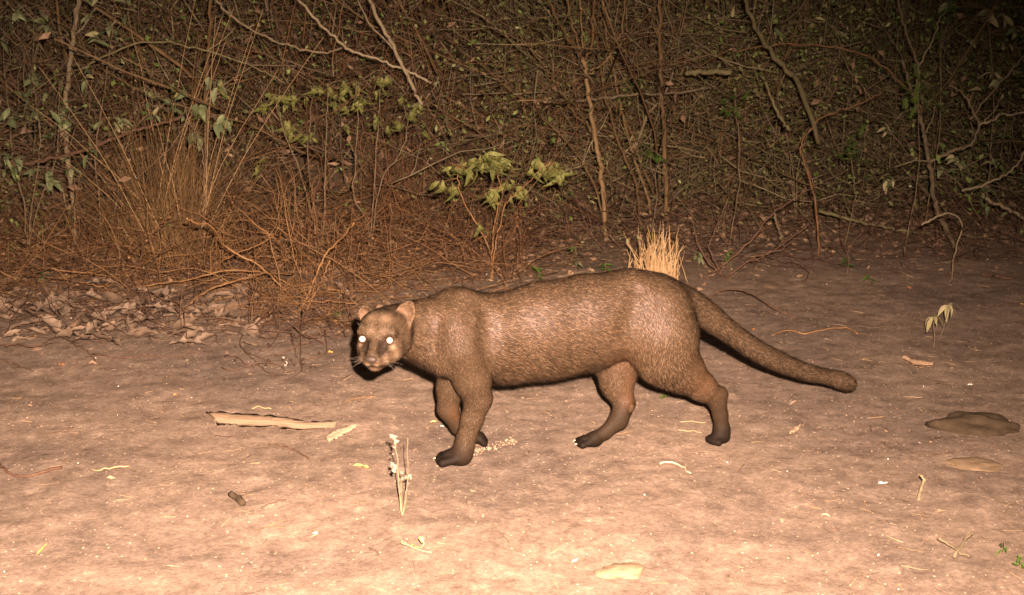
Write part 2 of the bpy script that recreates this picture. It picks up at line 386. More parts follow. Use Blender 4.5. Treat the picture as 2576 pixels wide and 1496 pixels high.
hp((2.2, 0, .8), (5.0, 0, -1.2), 1.25, .85, .006, .002)                         # nose bridge
hp((2.0, 0, -.9), (4.1, 0, -1.9), 1.9, 1.3, .008, .0025)                       # muzzle
hp((2.0, 0, -2.7), (3.8, 0, -3.1), 1.7, 1.15, .004, .004); hp((4.1, -.4, -3.3), (4.1, .4, -3.3), .85, .85, .004, .004)                        # lower jaw
hp((-2, 0, -1.8), (1.5, 0, -2.2), 2.4, 1.7, .012, .006)                          # throat
# ears: flattened pinna with hollow front
EARS = []
for s in (-1, 1):
    base = np.array((-1.6, s*3.0, 2.1)) if s > 0 else np.array((-1.9, -2.9, 1.9)); tip = np.array((-2.3, 4.1, 4.6)) if s > 0 else np.array((-2.4, -4.0, 3.7))
    hp(tuple(base), tuple(base*.35+tip*.65), 1.62 if s > 0 else 1.4, 1.52 if s > 0 else 1.3, .006, .0016, hu, 7)
    hp(tuple(base*.35+tip*.65), tuple(tip), 1.52 if s > 0 else 1.3, 1.05 if s > 0 else .85, .004, .0016, hu, 7)
    EARS.append((base, tip))
for g_, rr_g, kk in (([(1214, 752, -.050), (1228, 800, -.068), (1228, 865, -.080)], .0055, .030), ([(1600, 735, -.058), (1586, 800, -.080), (1566, 860, -.078)], .0050, .030), ([(1185, 748, -.046), (1178, 800, -.070)], .0035, .018), ([(1096, 790, -.062), (1088, 870, -.066)], .005, .026)):
    gq = [PT(x, y, Ym(x)+d) for x, y, d in g_]
    for a, b in zip(gq[:-1], gq[1:]): prim(a, b, rr_g, rr_g, 1, kk, None, .006, 0, True)
# sockets
for s in (-1, 1): hp((4.3, s*2.0, .25), (3.5, s*2.42, .55), .85, .75, .006, .001, None, 6, True); hp((4.6, s*1.55, -.55), (4.3, s*1.75, -.2), .5, .6, .006, .001, None, 6, True)

def cat_field():
    A = np.array([np.minimum(p['a'], p['b'])-max(p['ra'], p['rb']) for p in PR]); B = np.array([np.maximum(p['a'], p['b'])+max(p['ra'], p['rb']) for p in PR])
    h = .0027; lo = A.min(0)-.012; hi = B.max(0)+.012; n = np.ceil((hi-lo)/h).astype(int)+1
    D = np.full(n, .05, np.float32); ax = [lo[i]+h*np.arange(n[i]) for i in range(3)]
    for p in PR:
        mr = max(p['ra'], p['rb'])+p['k']+.012
        sl = []
        for i in range(3):
            l = min(p['a'][i], p['b'][i])-mr; u = max(p['a'][i], p['b'][i])+mr
            sl.append(slice(max(int((l-lo[i])/h), 0), min(int((u-lo[i])/h)+2, n[i])))
        X = ax[0][sl[0]][:, None, None]; Yv = ax[1][sl[1]][None, :, None]; Z = ax[2][sl[2]][None, None, :]
        sy = p['sy']; a = p['a']; b = p['b']; d = b-a
        # lateral squeeze is measured about the prim's own axis
        L2 = max((d**2).sum(), 1e-9)
        t = np.clip(((X-a[0])*d[0]+(Yv-a[1])*d[1]+(Z-a[2])*d[2])/L2, 0, 1)
        ddx = X-a[0]-t*d[0]; ddy = (Yv-a[1]-t*d[1])/sy; ddz = Z-a[2]-t*d[2]
        if p['tone'] == 7:   # pinna: squeeze along the head's forward axis
            q = ddx*hf[0]+(Yv-a[1]-t*d[1])*hf[1]+ddz*hf[2]
            r2 = ddx**2+(Yv-a[1]-t*d[1])**2+ddz**2 - q*q
            rr = p['ra']*(1-t)+p['rb']*t
            # bowl: surface offset back where radius is small
            q2 = q + .009*np.clip(1-r2/rr**2, 0, 1)
            dist = np.maximum(np.sqrt(np.maximum(r2, 0))-rr, np.abs(q2)-.0026)
        else:
            dist = np.sqrt(ddx**2+ddy**2+ddz**2)-(p['ra']*(1-t)+p['rb']*t)
        cur = D[sl[0], sl[1], sl[2]]; k = p['k']
        if p['sub']:
            hh = np.clip(.5-.5*(cur+dist)/k, 0, 1); new = cur*(1-hh)-dist*hh+k*hh*(1-hh)
        else:
            hh = np.clip(.5+.5*(cur-dist)/k, 0, 1); new = cur*(1-hh)+dist*hh-k*hh*(1-hh)
        D[sl[0], sl[1], sl[2]] = new
    return D, lo, h
def surface_nets(D, lo, h):
    S = D < 0
    c = [S[i:S.shape[0]-1+i, j:S.shape[1]-1+j, k:S.shape[2]-1+k] for i in (0, 1) for j in (0, 1) for k in (0, 1)]
    cnt = sum(x.astype(np.int8) for x in c); act = (cnt > 0) & (cnt < 8)
    ijk = np.argwhere(act); idx = np.full(act.shape, -1, np.int64); idx[act] = np.arange(len(ijk))
    acc = np.zeros((len(ijk), 3)); num = np.zeros(len(ijk))
    cor = [(i, j, k) for i in (0, 1) for j in (0, 1) for k in (0, 1)]
    dv = [D[ijk[:, 0]+i, ijk[:, 1]+j, ijk[:, 2]+k].astype(float) for i, j, k in cor]
    for x in range(8):
        for y in range(x+1, 8):
            dd = np.array(cor[y])-np.array(cor[x])
            if abs(dd).sum() != 1: continue
            m = (dv[x] < 0) != (dv[y] < 0); t = dv[x]/(dv[x]-dv[y]+1e-12)
            acc += np.where(m[:, None], np.array(cor[x])+t[:, None]*dd, 0); num += m
    V = lo + h*(ijk + acc/num[:, None]); Q = []
    for axx in range(3):
        a1, a2 = [(1, 2), (2, 0), (0, 1)][axx]
        s0 = [slice(None)]*3; s1 = [slice(None)]*3; s0[axx] = slice(0, -1); s1[axx] = slice(1, None)
        E = np.argwhere(S[tuple(s0)] != S[tuple(s1)])
        E = E[(E[:, a1] > 0) & (E[:, a2] > 0)]
        E = E[(E[:, a1] < act.shape[a1]) & (E[:, a2] < act.shape[a2])]
        o1 = np.zeros(3, int); o1[a1] = 1; o2 = np.zeros(3, int); o2[a2] = 1
        g_ = lambda e: idx[e[:, 0], e[:, 1], e[:, 2]]
        q = np.stack([g_(E-o1-o2), g_(E-o2), g_(E), g_(E-o1)], -1)
        flip = ~S[E[:, 0], E[:, 1], E[:, 2]]
        q[flip] = q[flip][:, ::-1]; Q.append(q)
    return V, np.concatenate(Q)
D_, lo_, h_ = cat_field(); CV, CQ = surface_nets(D_, lo_, h_)
def vnormals(V, Q):
    n = np.cross(V[Q[:, 2]]-V[Q[:, 0]], V[Q[:, 3]]-V[Q[:, 1]]); N = np.zeros_like(V)
    for i in range(4):
        for k in range(3): N[:, k] += np.bincount(Q[:, i], n[:, k], len(V))
    return N/(np.linalg.norm(N, axis=1, keepdims=True)+1e-12)
def smooth_mesh(V, Q, it, lam):
    for _ in range(it):
        S = np.zeros_like(V); C = np.zeros(len(V))
        for i in range(4):
            j = Q[:, (i+1) % 4]; k2 = Q[:, i]
            for k in range(3): S[:, k] += np.bincount(k2, V[j, k], len(V))+np.bincount(j, V[k2, k], len(V))
            C += np.bincount(k2, minlength=len(V))+np.bincount(j, minlength=len(V))
        V = V*(1-lam)+lam*S/C[:, None]
    return V
CV = smooth_mesh(CV, CQ, 2, .5); CN = vnormals(CV, CQ)

# per-vertex coat data from nearest primitives
def coat(P, N):
    acc = np.zeros((len(P), 3)); fl_ = np.zeros(len(P)); tn = np.zeros((len(P), 8)); ws = np.zeros(len(P))
    for p in PR:
        if p['sub']: continue
        d = p['b']-p['a']; L2 = max((d**2).sum(), 1e-9); t = np.clip(((P-p['a'])@d)/L2, 0, 1)
        q = P-p['a']-t[:, None]*d; q[:, 1] /= p['sy']; dist = np.linalg.norm(q, axis=1)-(p['ra']*(1-t)+p['rb']*t)
        if p['tone'] == 7: dist = dist - .004
        w = np.exp(-np.clip(dist, -.01, 1)/.006)+1e-12
        acc += w[:, None]*(p['flow']/np.linalg.norm(p['flow'])); fl_ += w*p['fur']; tn[:, p['tone']] += w; ws += w
    flow = acc/ws[:, None]; flow -= N*(flow*N).sum(1, keepdims=True); flow /= np.linalg.norm(flow, axis=1, keepdims=True)+1e-9
    return flow, fl_/ws, tn/ws[:, None]
#            torso              legs upper        legs lower         belly             paw                tail             face              ear
TONES = np.array([(.100, .068, .048), (.090, .062, .044), (.064, .043, .030), (.135, .085, .050), (.018, .012, .010), (.100, .072, .053), (.088, .062, .044), (.17, .115, .085)])
def coat_color(P, N, tn):
    c = tn@TONES*.45*np.array([1.0, .97, .86])
    # rufous inner haunch, hock and belly patches (pigment)
    n1 = fbm(P[:, 0]*16, P[:, 2]*16, 3, 3)[:, None]; c = c*(1+.55*n1)
    f, s, u = HL(P); headw = tn[:, 6]+tn[:, 7]
    def blob(f0, s0, u0, rr): return np.exp(-(((f-f0)**2+(s-s0)**2+(u-u0)**2)/rr**2))
    dk = sum(blob(3.65, sg*1.35, .0, .85)*1.5+blob(4.0, sg*1.15, -.7, .75)*1.5+blob(4.5, sg*1.05, -1.2, .6)+blob(3.6, sg*2.42, .55, 1.1) for sg in (-1, 1))
    c = np.where((headw > .5)[:, None], c*1.12*(1+1.5*fbm(P[:, 0]*330, P[:, 2]*330, 2, 44))[:, None], c)
    mouth = np.exp(-((u+3.12)**2/.16**2))*(f > 3.0)*(np.abs(s) < 2.0)
    dk = np.clip(dk*1.1+blob(5.2, 0, -1.0, .8)*.3+mouth*.6+blob(5.4, 0, -2.7, .5)*.6, 0, .9)
    c = np.where((headw > .5)[:, None], c*(1-dk[:, None])+np.array([.012, .008, .006])*dk[:, None], c)
    pale = np.clip(blob(4.9, 0, -4.1, .9)*.45+sum(blob(3.3, sg*3.1, -.35, .5)*.9+blob(2.4, sg*3.0, -1.9, .8)*.7+blob(5.4, sg*.8, -2.95, .38)*.9+blob(4.3, sg*1.9, -2.2, .5)*.6+blob(3.3, sg*1.1, 1.9, .9)*.12+blob(1.5, sg*1.2, 3.4, .9)*.4 for sg in (-1, 1))-mouth, 0, .85)
    c = np.where((headw > .5)[:, None], c*(1-pale[:, None])+np.array([.30, .215, .155])*pale[:, None], c)
    # ear backs dark, hollow pale
    facing = N@hf; earm = (tn[:, 7] > .5) & (facing < -.1); c[earm] = (.05, .035, .028)
    return c
CF, CL, CT = coat(CV, CN); CC = coat_color(CV, CN, CT)
# rufous patch weights on hind legs
def rufous(P):
    w = np.zeros(len(P))
    for (px, py, Y, r) in ((1560, 900, 2.38, .035), (1600, 965, 2.40, .028), (1590, 1010, 2.39, .02), (1770, 950, 2.40, .035), (1750, 880, 2.41, .03), (1150, 1040, 2.36, .02)):
        q = PT(px, py, Y); w += np.exp(-((P-q)**2*np.array([1, .3, 1])).sum(1)/r**2)
    return np.clip(w, 0, 1)
rw = rufous(CV)[:, None]; CC = CC*(1-.45*rw)+np.array([.10, .052, .026])*.45*rw

# pelt material
mcoat, nt, b = mat_new('grizzled_coat')
at = nt.nodes.new('ShaderNodeAttribute'); at.attribute_name = 'coat'
pos, _ = gcoord(nt); nn = noise(nt, 900, 2, .7, pos)
rr_ = ramp(nt, nn.outputs['Fac'], [(.3, (.45, .43, .42)), (.6, (1.2, 1.15, 1.1))])
nt.links.new(mixc(nt, 1, at.outputs['Color'], rr_.outputs[0], 'MULTIPLY'), b.inputs['Base Color'])
b.inputs['Roughness'].default_value = .75; b.inputs['Specular IOR Level'].default_value = .15
mfur, nt, b = mat_new('fur_hair')
at = nt.nodes.new('ShaderNodeAttribute'); at.attribute_name = 'coat'
sm_ = nt.nodes.new('ShaderNodeMath'); sm_.operation = 'MULTIPLY'; sm_.use_clamp = True; sm_.inputs[1].default_value = 30.0; nt.links.new(at.outputs['Fac'], sm_.inputs[0]); s2_ = nt.nodes.new('ShaderNodeMath'); s2_.operation = 'MULTIPLY'; s2_.inputs[1].default_value = .36; nt.links.new(sm_.outputs[0], s2_.inputs[0]); nt.links.new(s2_.outputs[0], b.inputs['Specular IOR Level'])
nt.links.new(at.outputs['Color'], b.inputs['Base Color']); b.inputs['Roughness'].default_value = .48; b.inputs['Specular IOR Level'].default_value = .32
b.inputs['Specular Tint'].default_value = (.95, .85, 1, 1)

croot_xy = (float(CV[:, 0].mean()), 2.39, 0.0)
cat = empty('wild_cat', croot_xy, 'slender dark grizzled wild cat with long tail walking left across the dirt trail, eyes shining', 'wild cat')
O_ = np.array(croot_xy)
bme = np_mesh('body', CV-O_, CQ); a_ = bme.color_attributes.new('coat', 'FLOAT_COLOR', 'POINT')
a_.data.foreach_set('color', np.concatenate([np.clip(CC*.8, 0, 1), np.ones((len(CC), 1))], 1).astype(np.float32).ravel())
body = obj('body', bme, mcoat, cat)

# hairs
NH = 360000
tri = np.concatenate([CQ[:, [0, 1, 2]], CQ[:, [0, 2, 3]]])
ar = np.linalg.norm(np.cross(CV[tri[:, 1]]-CV[tri[:, 0]], CV[tri[:, 2]]-CV[tri[:, 0]]), axis=1)
tc = CV[tri].mean(1); f_, s_, u_ = HL(tc)
eyed = np.minimum(*[np.sqrt((f_-3.6)**2+(s_-sg*2.42)**2+(u_-.55)**2) for sg in (-1, 1)])
nosed = np.sqrt((f_-6.0)**2+(s_*.75)**2+(u_+1.85)**2)
ok = (eyed > .85) & (nosed > .8)
dens = np.where(CT[tri[:, 0], 6]+CT[tri[:, 0], 7] > .5, 2.2, 1.0)*ok*ar
pick = rng.choice(len(tri), NH, p=dens/dens.sum())
r1 = np.sqrt(rng.random(NH)); r2 = rng.random(NH); bw = np.stack([1-r1, r1*(1-r2), r1*r2], 1)
ti = tri[pick]; mixv = lambda A: (A[ti]*bw[..., None]).sum(1) if A.ndim > 1 else (A[ti]*bw).sum(1)
hP = mixv(CV); hN = mixv(CN); hN /= np.linalg.norm(hN, axis=1, keepdims=True); hF = mixv(CF); hL = mixv(CL); hC = mixv(CC); hT = mixv(CT)
low = np.clip(-hN[:, 2], 0, 1)*(hT[:, 0]+hT[:, 3]); hL = hL*(1+.9*low)
jit = rng.normal(0, .24, (NH, 3))
clump = np.stack([fbm(hP[:, 0]*120+k*9, hP[:, 2]*120+hP[:, 1]*90, 2, 50+k) for k in range(3)], 1)
L = hL*rng.uniform(.45, .95, NH)
guard = (rng.random(NH) < .05); L = L*np.where(guard, 1.5, 1.0)*1.12
d1 = hF + hN*(.50+.35*guard[:, None]+.5*low[:, None]) + jit*.6 + clump*.35; d1 /= np.linalg.norm(d1, axis=1, keepdims=True)
d2 = hF + hN*.12 + jit + clump*.4 - np.array([0, 0, .15]); d2 /= np.linalg.norm(d2, axis=1, keepdims=True)
p0 = hP - hN*.0006; p1 = hP + d1*(L*.5)[:, None]; p2 = p1 + d2*(L*.5)[:, None]
sd = np.cross(hF, hN + rng.normal(0, .35, (NH, 3))); sd /= np.linalg.norm(sd, axis=1, keepdims=True)
wd = np.clip(hL*.034, .00017, .00026)[:, None]*rng.uniform(.7, 1.3, (NH, 1))
HV = np.stack([p0-sd*wd, p0+sd*wd, p1-sd*wd*.8, p1+sd*wd*.8, p2], 1).reshape(-1, 3)
bi = np.arange(NH)[:, None]*5
HT_ = np.concatenate([bi+[2, 3, 4]]); HQ = bi+[0, 1, 3, 2]
fme = np_mesh('fur', HV-O_, [HT_, HQ])
# agouti banding: dark root, pale band, dark or pale tip, one random draw per hair
sp_ = np.clip(.5+1.9*(fbm(hP[:, 0]*620+hP[:, 1]*250, hP[:, 2]*560, 2, 91)), 0, 1)
u1 = np.clip(.62*rng.random(NH)+.46*sp_-.04, 0, 1); body_w = (hT[:, 0]+hT[:, 1]+hT[:, 3]+hT[:, 5]+hT[:, 6])
pale = np.array([.44, .315, .215]); ruf = np.array([.36, .195, .10]); drk = np.array([.014, .010, .009])
sel = np.clip((u1-.60)/.40, 0, 1)[:, None]
paleamt = np.where(u1 > .60, .25+.75*rng.random(NH), 0)*np.clip(body_w, 0, 1)*np.clip(hC.mean(1)/.022, 0, 1)
paletint = np.where(rng.random((NH, 1)) < .35, ruf, pale)
hC = hC*.72
tipc = hC*1.0*(1-paleamt[:, None])+paletint*paleamt[:, None]
darkm = (u1 < .26)*np.clip(body_w, 0, 1)
tipc = tipc*(1-.75*darkm[:, None])+drk*.75*darkm[:, None]
hr = rufous(hP)[:, None]; tipc = tipc*(1-.4*hr)+ruf*.5*.4*hr
pawm = hT[:, 4:5]; tipc = tipc*(1-pawm)+np.array([.010, .007, .006])*pawm
rootc = hC*.85
colr = np.stack([rootc, rootc, (rootc*.75+tipc*.25), (rootc*.75+tipc*.25), tipc], 1).reshape(-1, 3)
a_ = fme.color_attributes.new('coat', 'FLOAT_COLOR', 'POINT')
a_.data.foreach_set('color', np.concatenate([np.clip(colr, 0, 1), np.ones((len(colr), 1))], 1).astype(np.float32).ravel())
# shading normals follow the pelt so that it reads as a coat
nn_ = hN + rng.normal(0, .14, (NH, 3)) + d1*.10; nn_ /= np.linalg.norm(nn_, axis=1, keepdims=True)
fme.normals_split_custom_set_from_vertices(np.repeat(nn_, 5, axis=0).astype(np.float32).tolist())
fur = obj('fur', fme, mfur, body); fur['kind'] = 'stuff'

def ico_obj(name, c, r, mat, parent, scale=(1, 1, 1), frame=None, seg=28, ring=16):
    th = np.linspace(0, np.pi, ring+1); ph = np.arange(seg)/seg*2*np.pi
    V = np.stack([np.sin(th)[:, None]*np.cos(ph), np.sin(th)[:, None]*np.sin(ph), np.cos(th)[:, None]*np.ones(seg)], -1)*np.array(scale)*r
    if frame is not None: V = V@np.array(frame)
    I = np.arange((ring+1)*seg).reshape(ring+1, seg); R_ = np.roll(I, -1, 1)
    Q = np.stack([I[:-1], I[1:], R_[1:], R_[:-1]], -1).reshape(-1, 4)
    return obj(name, np_mesh(name, V.reshape(-1, 3)+np.asarray(c)-O_, Q), mat, parent)
meye, nt, b = mat_new('eyeshine'); b.inputs['Base Color'].default_value = (1, .97, .88, 1); b.inputs['Roughness'].default_value = .25; b.inputs['Specular IOR Level'].default_value = 1.0
b.inputs['Coat Weight'].default_value = 1.0
mrim, nt, b = mat_new('eye_rim'); b.inputs['Base Color'].default_value = (.05, .028, .018, 1); b.inputs['Roughness'].default_value = .4
mnose, nt, b = mat_new('nose_skin'); b.inputs['Base Color'].default_value = (.022, .013, .011, 1); b.inputs['Roughness'].default_value = .65
mclaw, nt, b = mat_new('claw_horn'); b.inputs['Base Color'].default_value = (.6, .5, .4, 1); b.inputs['Roughness'].default_value = .4
for s in (-1, 1):
    e = ico_obj('eye', H(3.05, s*2.42, .55), .0082, mrim, cat)
    ec = H(3.05, s*2.42, .55); look = -ray(944, 855); look /= np.linalg.norm(look)
    # dilated pupil: shallow disc proud of the eyeball, reflected eyeshine painted in as near-white
    a = np.cross(look, [0, 0, 1]); a /= np.linalg.norm(a); b2 = np.cross(a, look)
    ico_obj('pupil', ec+look*.0028, .0064, meye, e, (1, 1, .90), np.stack([a, b2, look]))
# nose pad
ico_obj('nose', H(5.75, 0, -1.85), .0098, mnose, cat, (1.1, .55, .66), np.stack([hs, hf, hu]))
wb = MB()
for s in (-1, 1):
    for i in range(9):
        a = H(5.0-.2*(i % 3), s*(1.35+.1*(i % 3)), -2.0-.25*(i//3)); Lw = rng.uniform(.022, .045)
        d = hs*s*1.0+hf*rng.uniform(-.5, .5)+hu*rng.uniform(-.6, .35); d /= np.linalg.norm(d)
        tube1(wb, [a, a+d*Lw*.5, a+d*Lw+np.array([0, 0, -.004])], .00010, .00004, 6, 3)
    for i in range(3):
        a = H(2.9, s*1.9, 1.9); d = hu*.9+hs*s*rng.uniform(-.2, .7)+hf*.4; tube1(wb, [a, a+d*.008, a+d*.018], .00018, .00006, 4, 3)
obj('whiskers', wb.mesh('whiskers', origin=O_), M['woolly'], cat)['kind'] = 'stuff'
for q, f in cl:
    mb = MB(); q = np.array(q); tube1(mb, [q-f*.002, q+f*.002+np.array([0, 0, .001]), q+f*.004+np.array([0, 0, -.002])], .0012, .0003, 6, 6)
    obj('claw', mb.mesh('claw', origin=O_), mclaw, cat)
# ================================================================== THINGS ON THE TRAIL
def gp(px, py, off=0.0): return G(px, py, off)
def lift(px, py, up):
    """a point seen at (px,py) that stands `up` metres above the dirt"""
    return G(px, py, up) + np.array([0, 0, up])*0
def gpts(pts, up=0.003):
    out = []
    for p in pts:
        h = p[2] if len(p) > 2 else up
        d = ray(p[0], p[1]); z = 0.0
        for _ in range(4):
            q = np.array([0, 0, CAMH])+d*((z+h-CAMH)/d[2]); z = float(tz(q[0], q[1]))
        out.append(q)
    return np.array(out)
def stick(name, label, cat, mat, pts, r0, r1, n=16, sides=6, group=None, jit=.0012, knots=.08, branches=(), up=.003):
    P = gpts(pts, up); o0 = P.mean(0); o0[2] = float(tz(o0[0], o0[1]))
    mb = MB(); tube1(mb, P, r0, r1, n, sides, jit, knots)
    if branches:
        e = empty(name, o0, label, cat, group); obj('stem', mb.mesh('stem', origin=o0), mat, e)
        for bp_ in branches:
            m2 = MB(); tube1(m2, gpts(bp_, up), r1*1.3, r1*.5, 10, 5, jit, knots); obj('side_twig', m2.mesh('side_twig', origin=o0), mat, e)
        return e
    o = obj(name, mb.mesh(name, origin=o0), mat, None, o0); return tag(o, label, cat, group)

def slab(name, label, cat, mat, top, bot, thick, group=None, seed=1, zb=.002):
    """a split piece of wood: upper and lower outline on the ground, rough raised surface"""
    r_ = np.random.default_rng(seed); A = catmull(gpts(top, 0), 26); B = catmull(gpts(bot, 0), 26); nr = 9; rid = [r_.normal(0, .14) for _ in range(nr)]
    V = []
    for i in range(26):
        for j in range(nr):
            t = j/(nr-1); p = A[i]*(1-t)+B[i]*t; prof = math.sin(math.pi*(.08+.84*t))**.6
            en = min(1, .75+3*min(i, 25-i)/25)
            p = p + np.array([r_.normal(0, .0008), r_.normal(0, .0006)+(r_.normal(0, .07)*np.linalg.norm(B[i]-A[i]) if j in (0, nr-1) else 0), 0]); p[2] = float(tz(p[0], p[1])) - .002 + thick*prof*en*(1+rid[j]+r_.normal(0, .10))
            V.append(p)
    n0 = len(V)
    for i in range(26):
        for j in range(nr): q = V[i*nr+j].copy(); q[2] = float(tz(q[0], q[1]))-.004; V.append(q)
    I = np.arange(26*nr).reshape(26, nr); Q = np.stack([I[:-1, :-1], I[:-1, 1:], I[1:, 1:], I[1:, :-1]], -1).reshape(-1, 4)
    fs = [Q, Q[:, ::-1]+n0]
    for j in (0, nr-1): fs.append(np.stack([I[:-1, j], I[1:, j], I[1:, j]+n0, I[:-1, j]+n0], -1))
    for i in (0, 25): fs.append(np.stack([I[i, :-1], I[i, 1:], I[i, 1:]+n0, I[i, :-1]+n0], -1))
    V = np.array(V); o0 = V.mean(0); o0[2] = float(tz(o0[0], o0[1]))
    o = obj(name, np_mesh(name, V-o0, np.concatenate(fs), True), mat, None, o0); return tag(o, label, cat, group)

slab('split_wood', 'long pale splintered slab of wood lying on the dirt left of the cat', 'wood', M['wood'],
     [(514, 1036), (600, 1041), (700, 1049), (770, 1060), (848, 1058)], [(548, 1064), (600, 1072), (690, 1073), (760, 1082), (842, 1075)], .006, seed=3)
slab('wood_splinter', 'short forked pale wood splinter just right of the long slab', 'wood', M['wood'],
     [(818, 1098), (850, 1080), (895, 1070)], [(826, 1114), (856, 1098), (895, 1074)], .006, seed=4)
slab('bark_curl', 'curled pale strip of bark on the right below the two sprouts', 'bark', M['wood'],
     [(2268, 898), (2300, 906), (2352, 916)], [(2272, 903), (2306, 922), (2345, 921)], .010, seed=5)
slab('bark_chip', 'broken pale bark chip on the dirt between tail tip and hind foot', 'bark', M['wood'],
     [(1982, 1090), (1998, 1075), (2016, 1068)], [(1986, 1092), (2004, 1086), (2014, 1072)], .006, seed=6)
slab('bark_flake', 'thin flat bark flake under the tail tip right side', 'bark', M['dryleaf'],
     [(2176, 933), (2192, 920), (2210, 912)], [(2180, 936), (2196, 927), (2213, 916)], .005, seed=7)
slab('wood_sliver', 'flat pale wood sliver near the dark stone on the right', 'wood', M['dryleaf'],
     [(2325, 956), (2370, 958), (2408, 965)], [(2326, 960), (2370, 966), (2406, 970)], .004, seed=8)
stick('curved_twig', 'dark thin curved twig below the pale slab', 'twig', M['twig_dark'], [(677, 1117), (705, 1119), (745, 1133), (782, 1157)], .0020, .0012)
stick('curved_twig', 'dark bent twig at the left edge of the trail', 'twig', M['twig_dark'], [(-10, 1163), (10, 1180), (45, 1197), (90, 1192), (157, 1175)], .0026, .0032, 20)
stick('thin_twig', 'hair-thin dark twig left of the pale slab', 'twig', M['twig_dark'], [(110, 1089), (140, 1086), (186, 1075)], .0008, .0012, 10)
stick('stick_stub', 'stubby brown stick with an orange broken end in the left foreground', 'stick', M['stone'], [(580, 1242), (597, 1252), (612, 1266)], .0058, .0062, 8, 8, up=.006, jit=.0006)
stick('root_stick', 'pale knobbly stick standing out of the dirt in the right foreground', 'stick', M['palebark'], [(2315, 1196, .042), (2324, 1206, .034), (2320, 1222, .020), (2314, 1240, .008), (2312, 1258, .002)], .0026, .0036, 14, 7)
stick('pale_stick', 'pale stick slanting right in the bottom right corner', 'stick', M['palebark'], [(2448, 1336, .03), (2430, 1358, .02), (2400, 1402, .005)], .0022, .0028, 10)
stick('pale_stick', 'pale bent stick slanting left in the bottom right corner', 'stick', M['palebark'], [(2360, 1352, .02), (2385, 1370, .01), (2412, 1386, .008), (2440, 1400, .004)], .0026, .0024, 10)
stick('thin_twig', 'thin brown twig beside the crossed pale sticks', 'twig', M['twig'], [(2258, 1376), (2285, 1380), (2330, 1388)], .0013, .001, 8)
stick('thin_twig', 'small brown twig in the centre right foreground', 'twig', M['twig'], [(2015, 1383), (2030, 1388), (2046, 1392)], .0012, .001, 8)
stick('arched_twig', 'dark twig arching over the dirt behind the tail', 'twig', M['twig_dark'], [(1781, 751, .002), (1800, 738, .02), (1825, 729, .035), (1860, 729, .045), (1895, 741, .04), (1940, 770, .025), (2000, 800, .003)], .0022, .0018, 24)
stick('tan_twig', 'tan forked twig on the dirt right of the tail root', 'twig', M['vine'], [(1942, 843), (1965, 834), (1995, 831), (2024, 839), (2060, 832), (2100, 825), (2135, 826), (2158, 840)], .0015, .0022, 24)
stick('thin_twig', 'faint thin twig right of the tan forked twig', 'twig', M['twig'], [(2090, 815), (2180, 822), (2260, 823)], .0009, .0007, 10)
stick('short_twig', 'short pale stick on bare dirt left of the cat chin', 'twig', M['palebark'], [(826, 847), (838, 855), (853, 869)], .0020, .0016, 8)
stick('ground_twig', 'tan twig crossing bare dirt left of the foreleg', 'twig', M['vine'], [(868, 1010), (900, 1000), (945, 998)], .0011, .0009, 10)
stick('ground_twig', 'small brown twig lying near the centre bottom edge', 'twig', M['twig'], [(1255, 1334), (1270, 1350), (1284, 1370)], .0010, .0008, 8)
stick('ground_twig', 'brown twig in the foreground left of the yellow sprig', 'twig', M['twig'], [(928, 1376), (945, 1385), (972, 1416)], .0010, .0008, 8)
stick('ground_twig', 'pale straw lying beyond the pale slab', 'straw', M['straw'], [(634, 1028), (655, 1024), (682, 1028)], .0009, .0012, 8)
stick('ground_twig', 'long faint straw in the left foreground', 'straw', M['straw'], [(235, 1183), (280, 1176), (325, 1172)], .0010, .0014, 8)
stick('ground_twig', 'dark little twig under the stubby stick', 'twig', M['twig_dark'], [(655, 1278), (690, 1262), (720, 1256)], .0008, .0010, 8)
stick('ground_twig', 'low twig in the lower left foreground', 'twig', M['twig'], [(640, 1330), (680, 1324), (715, 1326)], .0010, .0012, 8)
stick('ground_twig', 'dark thread-thin twig between the two front stones at right', 'twig', M['twig_dark'], [(2345, 1147), (2362, 1142), (2400, 1140)], .0009, .0008, 8)
stick('crooked_twig', 'tiny crooked dark twig right of the hind foot', 'twig', M['twig_dark'], [(2185, 1070), (2191, 1074), (2190, 1080), (2197, 1085)], .0011, .0009, 8)
stick('crooked_twig', 'tiny dark forked twig between hind foot and right stone', 'twig', M['twig_dark'], [(2206, 1123), (2222, 1110, .008), (2229, 1126)], .0010, .0009, 8)
stick('pale_splinter', 'pale splinter on dirt between the hind feet and the bottom', 'splinter', M['wood'], [(1660, 1166), (1690, 1162), (1715, 1172), (1738, 1190)], .0026, .0012, 10)
stick('pale_splinter', 'thin pale splinter right of the sprouts', 'splinter', M['palebark'], [(2432, 868), (2445, 874), (2460, 881)], .0018, .0012, 6)
stick('straw_bit', 'short straw left of the raised hind foot shadow', 'straw', M['straw'], [(1712, 1061), (1745, 1060), (1775, 1063)], .0007, .0007, 6)
stick('straw_bit', 'short straw beside the near hind foot', 'straw', M['straw'], [(1705, 1081), (1740, 1083), (1765, 1088)], .0007, .0007, 6)

